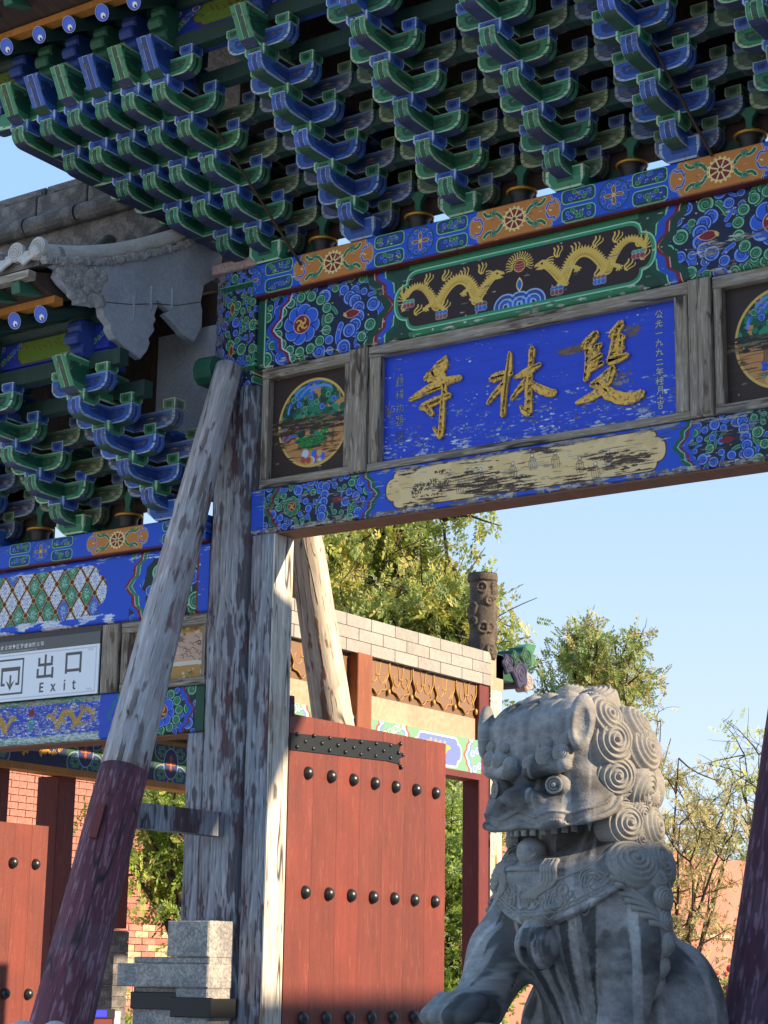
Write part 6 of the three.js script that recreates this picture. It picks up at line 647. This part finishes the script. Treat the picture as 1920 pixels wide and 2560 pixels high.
// ---------------------------------------------------------------- guardian lion, sculpted as one distance field
{
  const lion = thing('stone_lion', 'carved grey stone guardian lion with curled mane, open mouth and a bell collar', 'statue', [3.45, 0, 2.4]); lion.rotation.y = -0.2;
  const cb = Math.cos(0.03), sb = Math.sin(0.03);
  const ell = (x, y, z, cx, cy, cz, rx, ry, rz) => { const a = (x - cx) / rx, b = (y - cy) / ry, c = (z - cz) / rz, k0 = Math.sqrt(a * a + b * b + c * c), k1 = Math.sqrt(a * a / (rx * rx) + b * b / (ry * ry) + c * c / (rz * rz)); return k0 < 1e-6 ? -Math.min(rx, ry, rz) : k0 * (k0 - 1) / k1; };
  const cap = (x, y, z, ax, ay, az, bx_, by, bz, ra, rb) => { const dx = bx_ - ax, dy = by - ay, dz = bz - az, px = x - ax, py = y - ay, pz = z - az; const h = Math.max(0, Math.min(1, (px * dx + py * dy + pz * dz) / (dx * dx + dy * dy + dz * dz))); return Math.hypot(px - dx * h, py - dy * h, pz - dz * h) - (ra + (rb - ra) * h); };
  const rbox = (x, y, z, cx, cy, cz, hx, hy, hz, r) => { const a = Math.abs(x - cx) - hx + r, b = Math.abs(y - cy) - hy + r, c = Math.abs(z - cz) - hz + r; return Math.hypot(Math.max(a, 0), Math.max(b, 0), Math.max(c, 0)) + Math.min(0, Math.max(a, b, c)) - r; };
  const smin = (a, b, k) => { const h = Math.max(0, k - Math.abs(a - b)) / k; return Math.min(a, b) - h * h * k * 0.25; }, smax = (a, b, k) => -smin(-a, -b, k);
  const edgeY = (x, z) => { const an = Math.atan2(x, z); return 1.8 + 0.10 * an * an; };
  function body(x, y, z) {
    let d = ell(x, y, z, 0, 1.89, -0.02, 0.335, 0.33, 0.265); d = smin(d, ell(x, y, z, 0, 1.6, -0.19, 0.29, 0.46, 0.25), 0.16); d = smin(d, ell(x, y, z, 0, 2.04, -0.07, 0.30, 0.28, 0.25), 0.12);
    d = smin(d, ell(x, y, z, 0.265, 1.42, -0.29, 0.17, 0.34, 0.23), 0.05); d = smin(d, ell(x, y, z, -0.265, 1.42, -0.29, 0.17, 0.34, 0.23), 0.05); d = smin(d, ell(x, y, z, -0.24, 1.4, -0.1, 0.11, 0.2, 0.13), 0.05);
    // collar plate
    const e = edgeY(x, z); if (z > -0.25 || Math.abs(x) > 0.2) { const t = sm(e - 0.006, e + 0.006, y) * sm(2.1, 2.0, y - 0.1 * Math.abs(x)); d -= 0.022 * t; d -= 0.010 * sm(0.016, 0.006, Math.abs(y - e - 0.02)); }
    // forelegs
    let L = cap(x, y, z, 0.29, 1.92, -0.04, 0.285, 1.66, 0.02, 0.12, 0.1); L = smin(L, cap(x, y, z, 0.285, 1.66, 0.02, 0.265, 1.2, 0.15, 0.105, 0.082), 0.06); d = smin(d, L, 0.05);
    L = cap(x, y, z, -0.29, 1.92, -0.02, -0.3, 1.7, 0.12, 0.13, 0.12); L = smin(L, cap(x, y, z, -0.3, 1.7, 0.12, -0.285, 1.5, 0.27, 0.125, 0.105), 0.08); L = smin(L, ell(x, y, z, -0.28, 1.47, 0.36, 0.125, 0.085, 0.11), 0.06);
    for (let i = 0; i < 4; i++) { const tx = -0.375 + i * 0.063, tz = 0.43 + 0.02 * Math.sin(i * 1.05); L = smin(L, cap(x, y, z, tx, 1.515, tz - 0.05, tx, 1.46, tz + 0.025, 0.04, 0.04), 0.012); } d = smin(d, L, 0.05);
    // elbow tufts
    d = smin(d, ell(x, y, z, 0.335, 1.76, 0.0, 0.085, 0.11, 0.1), 0.02); d = smin(d, ell(x, y, z, -0.35, 1.8, 0.02, 0.07, 0.1, 0.09), 0.02);
    // paws on the plinth, and a bell
    for (let i = 0; i < 4; i++) { const tx = 0.18 + i * 0.055; d = smin(d, cap(x, y, z, tx, 1.22, 0.2, tx, 1.17, 0.27, 0.045, 0.04), 0.02); }
    let b = ell(x, y, z, 0, 1.735, 0.245, 0.09, 0.098, 0.09); b = smax(b, -rbox(x, y, z, 0.0, 1.68, 0.34, 0.018, 0.045, 0.06, 0.016), 0.01); b = smax(b, -ell(x, y, z, 0.045, 1.765, 0.33, 0.018, 0.018, 0.03), 0.006); b = smax(b, -ell(x, y, z, -0.045, 1.765, 0.33, 0.018, 0.018, 0.03), 0.006); d = smin(d, b, 0.012);
    d = smin(d, cap(x, y, z, -0.05, 1.845, 0.27, 0.06, 1.845, 0.265, 0.022, 0.028), 0.012); d = smin(d, ell(x, y, z, 0.075, 1.87, 0.26, 0.03, 0.03, 0.03), 0.01);
    return d;
  }
  const FD = 0.055; // the face sits this much lower than first blocked out
  function head(X, Y, Z) {
    const XX = X + 0.03, ZZ = Z - 0.03, x = XX * cb + ZZ * sb, y = Y + FD, z = -XX * sb + ZZ * cb, ax = Math.abs(x);
    let d = ell(x, Y, z, 0, 2.44, -0.07, 0.33, 0.31, 0.26); d = smin(d, ell(x, Y, z, 0, 2.18, -0.09, 0.32, 0.28, 0.25), 0.1);
    d = smin(d, rbox(x, Y, z, 0, 2.535, 0.07, 0.285, 0.17, 0.165, 0.14), 0.05);                                                                        // broad forehead
    d = smin(d, rbox(x, y, z, 0, 2.37, 0.08, 0.265, 0.14, 0.125, 0.09), 0.05); d = smin(d, ell(ax, y, z, 0.22, 2.3, 0.09, 0.095, 0.13, 0.12), 0.04);       // face and cheeks
    d += 0.014 * sm(0.022, 0.0, ax) * sm(0.1, 0.18, z) * sm(2.5, 2.54, y) + 0.009 * sm(0.02, 0.0, Math.abs(ax - 0.14 + 0.1 * (y - 2.5))) * sm(0.08, 0.16, z) * sm(2.54, 2.58, y);
    d = smin(d, rbox(x, y, z, 0, 2.295, 0.125, 0.2, 0.085, 0.15, 0.075), 0.04);                                                                          // muzzle
    d = smin(d, cap(x, y, z, 0, 2.45, 0.17, 0, 2.375, 0.225, 0.07, 0.062), 0.025); d = smin(d, ell(x, y, z, 0, 2.352, 0.275, 0.095, 0.05, 0.042), 0.012); d = smin(d, ell(ax, y, z, 0.088, 2.338, 0.257, 0.048, 0.042, 0.04), 0.010); d = smax(d, -ell(ax, y, z, 0.07, 2.312, 0.305, 0.024, 0.018, 0.024), 0.006);
    d = smin(d, cap(ax, y, z, 0.11, 2.37, 0.215, 0.2, 2.345, 0.17, 0.028, 0.03), 0.014);                                                                   // fold beside the nose
    d = smin(d, ell(ax, y, z, 0.13, 2.275, 0.235, 0.075, 0.048, 0.055), 0.015);                                                                          // whisker pads
    // upper lip: a raised wavy band following the muzzle back to the mouth corner
    const ly = 2.238 + 0.137 * sm(0.24, -0.04, z) + 0.014 * Math.sin(ax * 26 + z * 30); if (z > -0.04) { d = smin(d, smax(d - 0.016, Math.abs(y - ly) - 0.015, 0.01), 0.006); d = smin(d, smax(d - 0.008, Math.abs(y - ly - 0.05) - 0.006, 0.006), 0.004); }
    // eye sockets, eyes, brow ridge
    d = smax(d, -ell(ax, y, z, 0.15, 2.405, 0.25, 0.085, 0.042, 0.06), 0.018); d = smin(d, ell(ax, y, z, 0.155, 2.396, 0.208, 0.05, 0.045, 0.045), 0.005); d = smin(d, cap(ax, y, z, 0.045, 2.455, 0.262, 0.2, 2.475, 0.235, 0.034, 0.03), 0.012);
    for (const [a, b, c, r] of [[0.06, 2.482, 0.262, 0.034], [0.13, 2.505, 0.25, 0.038], [0.195, 2.515, 0.232, 0.036]]) d = smin(d, ell(ax, y, z, a, b, c, r, r * 1.15, r), 0.008);
    // mouth: wedge cut open from the lips back to the high corner, the middle left solid far inside
    // beard straps
    for (const s of [0.1, 0.128, 0.156]) d = smin(d, cap(ax, y, z, s, 2.09, 0.17, s + 0.03, 1.98, 0.16, 0.017, 0.017), 0.008);
    // ears
    { const ex = ax - 0.262, ey = Y - 2.585 + 0.5 * (z - 0.2), ez = z - 0.2; let e = ell(ex * 0.9 + ez * 0.42, ey, ez * 0.9 - ex * 0.42, 0, 0, 0, 0.034, 0.11, 0.058); e = smax(e, -ell(ex * 0.9 + ez * 0.42, ey, ez * 0.9 - ex * 0.42, 0.034, -0.005, 0.016, 0.02, 0.08, 0.036), 0.008); d = smin(d, e, 0.012); }
    // hair between the curls
    const back = sm(0.06, -0.04, z); if (back > 0) d -= 0.006 * back * Math.sin(150 * (y + 0.12 * Math.sin(x * 14 + y * 6) + 0.1 * Math.cos(z * 12)));
    return d;
  }
  function mouthParts(X, Y, Z) { // [cut, jaw]
    const XX = X + 0.03, ZZ = Z - 0.03, x = XX * cb + ZZ * sb, y = Y + FD, z = -XX * sb + ZZ * cb, ax = Math.abs(x), t = Math.max(0, Math.min(1, (z + 0.02) / 0.27)), top = 2.362 - 0.137 * Math.sqrt(t), bot = 2.185 - 0.085 * t;
    const m = Math.max(y - top, bot - y, -0.02 + 7 * (y - 2.285) * (y - 2.285) - z, z < 0.12 ? 0.05 - ax : -1);
    let j = rbox(x, y, z, 0, 2.052, 0.1, 0.165, 0.05, 0.13, 0.05); j = smin(j, cap(ax, y, z, 0.15, 2.08, 0.17, 0.262, 2.145, 0.03, 0.03, 0.03), 0.03); j = smin(j, cap(ax, y, z, 0.262, 2.145, 0.03, 0.285, 2.33, -0.03, 0.028, 0.024), 0.03); const jy = 2.086 + 0.07 * sm(0.18, -0.02, z); j = smin(j, smax(j - 0.013, Math.abs(y - jy) - 0.013, 0.008), 0.005); j = smax(j, -ell(x, y, z, 0, 2.14, 0.11, 0.145, 0.065, 0.12), 0.01);
    j = smin(j, ell(x, y, z, -0.02, 2.148, 0.185, 0.062, 0.06, 0.06), 0.004); return [m, j];
  }
  const F = (x, y, z) => { const b = y < 2.35 ? body(x, y, z) : 9, h = y > 1.86 ? head(x, y, z) : 9; let d = smin(b, h, 0.03); if (y > 1.9 && y < 2.45 && z > -0.12) { const [m, j] = mouthParts(x, y, z); d = smax(d, -m, 0.016); d = smin(d, j, 0.012); } return d; };
  // surface nets on a narrow band
  function nets(F, lo, hi, cs) {
    const n = [0, 1, 2].map(i => Math.ceil((hi[i] - lo[i]) / cs) + 1), [nx, ny, nz] = n, S = new Float32Array(nx * ny * nz).fill(1), B = 8;
    for (let k = 0; k < nz; k += B) for (let j = 0; j < ny; j += B) for (let i = 0; i < nx; i += B) { const c = F(lo[0] + (i + B / 2) * cs, lo[1] + (j + B / 2) * cs, lo[2] + (k + B / 2) * cs), far = Math.abs(c) > B * cs * 1.7; for (let r = k; r < Math.min(nz, k + B); r++) for (let q = j; q < Math.min(ny, j + B); q++) for (let p = i; p < Math.min(nx, i + B); p++) S[(r * ny + q) * nx + p] = far ? c : F(lo[0] + p * cs, lo[1] + q * cs, lo[2] + r * cs); }
    const id = new Int32Array(nx * ny * nz).fill(-1), pos = [], idx = []; const at = (i, j, k) => (k * ny + j) * nx + i;
    for (let k = 0; k < nz - 1; k++) for (let j = 0; j < ny - 1; j++) for (let i = 0; i < nx - 1; i++) { let m = 0, cx = 0, cy = 0, cz = 0, c = 0; const v = []; for (let q = 0; q < 8; q++) { v[q] = S[at(i + (q & 1), j + ((q >> 1) & 1), k + (q >> 2))]; if (v[q] < 0) m |= 1 << q; } if (m === 0 || m === 255) continue;
      for (let a = 0; a < 8; a++) for (const b of [a | 1, a | 2, a | 4]) if (b !== a && ((m >> a) & 1) !== ((m >> b) & 1)) { const t = v[a] / (v[a] - v[b]); cx += (a & 1) + ((b & 1) - (a & 1)) * t; cy += ((a >> 1) & 1) + (((b >> 1) & 1) - ((a >> 1) & 1)) * t; cz += (a >> 2) + ((b >> 2) - (a >> 2)) * t; c++; }
      id[at(i, j, k)] = pos.length / 3; pos.push(lo[0] + (i + cx / c) * cs, lo[1] + (j + cy / c) * cs, lo[2] + (k + cz / c) * cs); }
    for (let k = 1; k < nz - 1; k++) for (let j = 1; j < ny - 1; j++) for (let i = 1; i < nx - 1; i++) { const s = S[at(i, j, k)] < 0; const quad = (a, b, c, d, f) => { if (a < 0 || b < 0 || c < 0 || d < 0) return; f ? idx.push(a, b, c, a, c, d) : idx.push(a, c, b, a, d, c); };
      if (s !== (S[at(i + 1, j, k)] < 0)) quad(id[at(i, j - 1, k - 1)], id[at(i, j, k - 1)], id[at(i, j, k)], id[at(i, j - 1, k)], s); if (s !== (S[at(i, j + 1, k)] < 0)) quad(id[at(i - 1, j, k - 1)], id[at(i - 1, j, k)], id[at(i, j, k)], id[at(i, j, k - 1)], s); if (s !== (S[at(i, j, k + 1)] < 0)) quad(id[at(i - 1, j - 1, k)], id[at(i, j - 1, k)], id[at(i, j, k)], id[at(i - 1, j, k)], s); }
    { const a = idx[0] * 3, b = idx[1] * 3, c = idx[2] * 3, A = new V3(pos[a], pos[a + 1], pos[a + 2]), n = new V3(pos[b], pos[b + 1], pos[b + 2]).sub(A).cross(new V3(pos[c], pos[c + 1], pos[c + 2]).sub(A)).normalize().multiplyScalar(0.004); if (F(A.x + n.x, A.y + n.y, A.z + n.z) < F(A.x - n.x, A.y - n.y, A.z - n.z)) for (let i = 0; i < idx.length; i += 3) { const t = idx[i + 1]; idx[i + 1] = idx[i + 2]; idx[i + 2] = t; } }
    return { pos, idx };
  }
  const { pos, idx } = nets(F, [-0.5, 1.1, -0.75], [0.5, 2.82, 0.58], 0.008);
  // stone colour: mottled grey, with the dark runs and pale streaks that stain the chest, belly and haunches
  const N = pos.length / 3, col = new Float32Array(N * 3), uv = new Float32Array(N * 2), nrm = new Float32Array(N * 3), e = 0.004;
  for (let i = 0; i < N; i++) { const x = pos[3 * i], y = pos[3 * i + 1], z = pos[3 * i + 2]; let gx = F(x + e, y, z) - F(x - e, y, z), gy = F(x, y + e, z) - F(x, y - e, z), gz = F(x, y, z + e) - F(x, y, z - e); const l = Math.hypot(gx, gy, gz) || 1; nrm.set([gx / l, gy / l, gz / l], 3 * i);
    const an = Math.atan2(x, z + 0.15), U = an * 0.34 + 2; uv.set([U, y], 2 * i); const mot = fbm(U / 3, y / 3, 22, 22, 71, 4), fine = fbm(U / 3, y / 3, 150, 150, 73, 2), run = fbm(U / 3, y / 3, 120, 6, 77, 3);
    let c = 0.275 + 0.42 * (mot - 0.5) + 0.16 * (fine - 0.5);
    // black runs that start at the collar rim and end at ragged lengths; pale lime runs; blotches of black crust anywhere
    const below = edgeY(x, z) - y, len = 0.9 * fbm(U / 3, 0.37, 130, 1, 77, 3) - 0.22; const dark = below > 0 && Math.abs(x) < 0.26 && z > -0.3 ? sm(len + 0.03, len - 0.02, below) * sm(0.36, 0.5, run + 0.2 * (fine - 0.5)) : 0; c *= 1 - 0.72 * dark;
    const pale = sm(0.58, 0.68, fbm(U / 3, y / 3, 90, 5, 79, 3)); c += 0.14 * pale * (1 - dark); const crust = sm(0.56, 0.63, fbm(U / 3, y / 3, 12, 14, 83, 4) + 0.12 * (fine - 0.5)); c *= 1 - 0.55 * crust * (1 - pale); c = Math.max(0.035, c);
    col.set([c * 1.03, c * 0.985, c * 0.915], 3 * i); }
  const g = new THREE.BufferGeometry(); g.setAttribute('position', new THREE.Float32BufferAttribute(pos, 3)); g.setAttribute('normal', new THREE.BufferAttribute(nrm, 3)); g.setAttribute('uv', new THREE.BufferAttribute(uv, 2)); g.setAttribute('color', new THREE.BufferAttribute(col, 3)); g.setIndex(idx);
  const stoneT = pairTex(512, 512, (u, v) => { const p = fbm(u, v, 90, 90, 901, 3), q = fbm(u, v, 24, 30, 905, 3); const s = 232 + 40 * (p - 0.5) + 34 * (q - 0.5); return [s, s, s, 0.6 * p + 0.4 * q]; }, [0.5, 0.5]);
  const lionM = std({ map: stoneT.map, bumpMap: stoneT.bump, bumpScale: 0.0022, roughness: 0.78, vertexColors: true }), curlM = std({ map: stoneT.map, bumpMap: stoneT.bump, bumpScale: 0.001, roughness: 0.78, color: new THREE.Color().setRGB(0.35, 0.33, 0.29) });
  part('body', g, lionM, lion);
  // mane curls: domes wound with a groove
  const curlGeo = hand => { const nr = 36, nt = 56, p = [], t = [], id = []; for (let r = 0; r <= nr; r++) for (let k = 0; k <= nt; k++) { const q = r / nr, a = k / nt * 2 * PI; const ph = q * 5.0 * 2 * PI - hand * a; const h = 0.66 * Math.sqrt(Math.max(0, 1 - q * q * 0.98)) + (q < 0.14 ? 0.1 * (1 - q / 0.14) : 0) + 0.046 * Math.cos(ph) * sm(0.02, 0.12, q); p.push(Math.cos(a) * q, Math.sin(a) * q, h - 0.12); t.push(Math.cos(a) * q * 0.1, Math.sin(a) * q * 0.1); } for (let k = 0; k <= nt; k++) { const a = k / nt * 2 * PI; p.push(Math.cos(a) * 0.98, Math.sin(a) * 0.98, -0.6); t.push(Math.cos(a) * 0.1, Math.sin(a) * 0.1); } for (let r = 0; r <= nr; r++) for (let k = 0; k < nt; k++) { const a = r * (nt + 1) + k; id.push(a, a + nt + 1, a + 1, a + 1, a + nt + 1, a + nt + 2); } const o = new THREE.BufferGeometry(); o.setAttribute('position', new THREE.Float32BufferAttribute(p, 3)); o.setAttribute('uv', new THREE.Float32BufferAttribute(t, 2)); o.setIndex(id); o.computeVertexNormals(); return o; };
  const CG = [curlGeo(1), curlGeo(-1)], R = rngOf(19);
  const surf = (ang, y, head) => { const s = Math.sin(ang), c = Math.cos(ang); for (let r = 0.62; r > 0.02; r -= 0.004) { const lx = s * r, lz = c * r; const X = head ? lx - 0.03 : lx, Z = head ? lz + 0.03 : lz; if (F(X, y, Z) < 0.004) return new V3(X, y, Z); } return null; };
  const normalAt = p => new V3(F(p.x + 0.02, p.y, p.z) - F(p.x - 0.02, p.y, p.z), F(p.x, p.y + 0.02, p.z) - F(p.x, p.y - 0.02, p.z), F(p.x, p.y, p.z + 0.02) - F(p.x, p.y, p.z - 0.02)).normalize();
  const curlAt = (p, n, r, hand) => { const m = part('mane_curl', CG[hand > 0 ? 0 : 1], curlM, lion); m.position.copy(p).addScaledVector(n, -r * 0.2); m.quaternion.setFromUnitVectors(new V3(0, 0, 1), n); m.rotateZ(R() * 6.28); m.scale.set(r, r * (0.92 + 0.16 * R()), r * 1.05); };
  const rows = [[2.06, 0.104, 1.5], [2.21, 0.108, 1.47], [2.36, 0.11, 1.4], [2.5, 0.102, 1.28], [2.615, 0.088, 1.3]];
  rows.forEach(([y, r, a0], ri) => { const rad = y > 2.6 ? 0.21 : y > 2.52 ? 0.28 : 0.335, n = Math.max(3, Math.round((2 * PI - 2 * a0) * rad / (r * 1.58))); for (let i = 0; i <= n; i++) { const an = a0 + (2 * PI - 2 * a0) * Math.min(1, Math.max(0, (i + (ri % 2 ? 0.22 : -0.05) + 0.2 * (R() - 0.5)) / n)), yy = y + 0.05 * (R() - 0.5), p = surf(an, yy, true); if (p) { curlAt(p, normalAt(p), r * (0.86 + 0.28 * R()), an < PI ? 1 : -1); } } });
  for (const [a, c, r] of [[0, -0.02, 0.085], [0.13, -0.03, 0.085], [-0.13, -0.03, 0.08], [0.06, -0.14, 0.085], [-0.07, -0.14, 0.085], [0.19, 0.05, 0.055], [-0.19, 0.05, 0.055], [0.09, 0.09, 0.055], [-0.1, 0.09, 0.055], [0.0, 0.1, 0.05]]) { let y = 2.82; while (y > 2.4 && F(a - 0.03, y, c + 0.03) > 0.004) y -= 0.004; const p = new V3(a - 0.03, y, c + 0.03); curlAt(p, normalAt(p), r, a > 0 ? 1 : -1); }
  for (let i = 0; i < 60; i++) { const an = 1.5 + 3.28 * R(), y = 2.05 + 0.6 * R(), p = surf(an, y, true); if (p) curlAt(p, normalAt(p), 0.045 + 0.022 * R(), an < PI ? 1 : -1); }
  // eyes: ringed balls
  for (const s of [-1, 1]) { const q = new V3(s * 0.16, 2.396, 0.25), w = new V3(q.x * cb - q.z * sb - 0.03, q.y - FD, q.x * sb + q.z * cb + 0.03), n = new V3(s * 0.42, 0.02, 0.9).normalize(), nn = new V3(n.x * cb - n.z * sb, n.y, n.x * sb + n.z * cb); const ring = mergeGeometries([new THREE.TorusGeometry(0.03, 0.006, 8, 26), new THREE.TorusGeometry(0.018, 0.004, 8, 22), (() => { const b = new THREE.SphereGeometry(0.012, 12, 8); return b; })()]); const m = part('eye', ring, curlM, lion); m.position.copy(w); m.quaternion.setFromUnitVectors(new V3(0, 0, 1), nn); }
  for (const s of [-1, 1]) for (const [a, b, c, r] of [[0.06, 2.486, 0.284, 0.034], [0.13, 2.51, 0.274, 0.04], [0.198, 2.52, 0.254, 0.038], [0.205, 2.572, 0.236, 0.026], [0.12, 2.56, 0.25, 0.024]]) { const p = new V3(s * a * cb - c * sb - 0.03, b - FD, s * a * sb + c * cb + 0.03); curlAt(p, new V3(s * 0.3 * cb - 0.9 * sb, 0.2, s * 0.3 * sb + 0.9 * cb).normalize(), r, s); }
  // upper teeth and fangs
  const toHead = (x, y, z) => [x * cb - z * sb - 0.03, y - FD, x * sb + z * cb + 0.03]; for (let i = 0; i < 11; i++) { const t = i / 10, a = -1.35 + 2.7 * t, x = Math.sin(a) * 0.165, z = 0.105 + Math.cos(a) * 0.145; const m = part('tooth', bx(-0.013, 0.013, -0.010, 0.014, -0.008, 0.008, 0.004), curlM, lion); m.position.set(...toHead(x, 2.216 + 0.022 * (1 - Math.cos(a)), z)); m.rotation.y = -0.03 + a; }
  for (const s of [-1, 1]) { const f = new THREE.ConeGeometry(0.026, 0.075, 10); f.rotateX(PI); const m = part('fang', f, curlM, lion); m.position.set(...toHead(s * 0.2, 2.26, 0.09)); }
  // relief lines on the collar: scrolls laid on the surface
  const rel = []; const ln = (f, n, r) => { const P = []; for (let i = 0; i <= n; i++) { const [an, y] = f(i / n), p = surf(an, y, false); if (p) { const q = normalAt(p); P.push(p.addScaledVector(q, -0.002)); } } if (P.length > 3) rel.push(tube(P, r, 5)); };
  for (let k = 0; k < 7; k++) { const a0 = -1.5 + k * 0.48, y0 = edgeY(Math.sin(a0), Math.cos(a0)) + 0.085; for (const rr of [0.05, 0.036, 0.022]) ln(t => [a0 + Math.cos(t * 5.2 * (k % 2 ? 1 : -1) + 0.6) * rr * 3.2, y0 + Math.sin(t * 5.2 * (k % 2 ? 1 : -1) + 0.6) * rr], 26, 0.0038); ln(t => [a0 + 0.1 + t * 0.34, y0 + 0.035 * Math.sin(t * 6) - 0.02], 22, 0.004); ln(t => [a0 + 0.08 + t * 0.34, y0 + 0.035 * Math.sin(t * 6) + 0.0], 22, 0.0035); }
  for (const o of [0.045, 0.06, 0.165]) ln(t => { const a = -1.7 + 3.4 * t; return [a, edgeY(Math.sin(a), Math.cos(a)) + o]; }, 60, 0.004); for (let k = 0; k < 10; k++) { const a0 = -1.55 + k * 0.34, y0 = edgeY(Math.sin(a0), Math.cos(a0)) + 0.115, q = k % 2 ? 1 : -1; ln(t => { const a = q * t * 11, r = 0.044 * (1 - 0.85 * t); return [a0 + Math.cos(a) * r * 3.2, y0 + Math.sin(a) * r]; }, 40, 0.0042); }
  part('collar_relief', merge(rel), curlM, lion);
  // shoulder feather locks and the long beard straps on the chest
  const lock = []; for (const s of [1, -1]) for (let i = 0; i < 7; i++) { const P = []; for (let k = 0; k <= 10; k++) { const t = k / 10, an = s * (1.08 + 0.06 * i + 0.5 * t), y = 1.99 - 0.028 * i - 0.16 * t * t; const p = surf(an, y, false); if (p) P.push(p); } if (P.length > 4) lock.push(tube(P, P.map((_, k) => 0.013 * (1 - 0.7 * k / P.length)), 6)); } part('shoulder_locks', merge(lock), curlM, lion);
  const strap = []; for (const s of [1, -1]) for (let i = 0; i < 5; i++) { const P = []; for (let k = 0; k <= 14; k++) { const t = k / 14, an = -0.2 + s * (0.36 + 0.055 * i) + s * 0.34 * sm(0.55, 1, t) * (s > 0 ? -1 : 1), y = 2.06 - 0.15 * t; const p = surf(an, y, false); if (p) P.push(p.addScaledVector(normalAt(p), -0.003)); } if (P.length > 4) strap.push(tube(P, 0.011, 6)); } part('beard_strands', merge(strap), curlM, lion);
  // curls running down the back of the shoulder
  for (let i = 0; i < 6; i++) { const p = surf(1.62 + 0.02 * i, 2.0 - i * 0.085, false); if (p) curlAt(p, normalAt(p), 0.052, 1); }
  part('ball', (() => { const b = new THREE.SphereGeometry(0.2, 32, 24); b.translate(-0.28, 1.28, 0.37); return b; })(), curlM, lion);
  part('plinth', bx(-0.62, 0.62, 0, 1.1, -0.9, 0.72, 0.02), M.stone, lion);
}
// ---------------------------------------------------------------- small things at the lower left
{ const t = thing('ticket_kiosk', 'small red kiosk with a lit blue display at the foot of the sunny wall', 'kiosk', [-4.75, 0, -3.75]); part('cabinet', bx(-0.2, 0.0, 0, 1.22, -0.2, 0.2, 0.01), M.redPost, t); part('header', bx(-0.2, 0.012, 1.221, 1.3, -0.21, 0.21, 0.004), M.blackBand, t); part('display', bx(0.012, 0.018, 1.235, 1.29, -0.09, 0.06), std({ color: 0x111122, emissive: 0x2a2aff, emissiveIntensity: 1.6 }), t); part('side_panel', bx(-0.2, 0.005, 0, 1.28, -0.29, -0.21, 0.004), std({ color: 0xc8ccd0, roughness: 0.5 }), t); }
const dome = new THREE.LatheGeometry([[0.05, 0], [0.05, 1.2], [0.07, 1.25], [0.078, 1.3], [0.072, 1.345], [0.05, 1.38], [0.02, 1.395], [0.0005, 1.397]].map(p => new THREE.Vector2(...p)), 28);
[[0.945, 2.92, 'pale round topped post before the leaning brace, farther from the stone clamp'], [1.06, 2.835, 'pale round topped post before the leaning brace, nearer the stone clamp']].forEach(([x, z, lb]) => { const m = single('bollard', dome, M.tileLight, lb, 'post', 'pale posts before the brace'); m.position.set(x, 0, z); });
renderer.render(scene, camera);
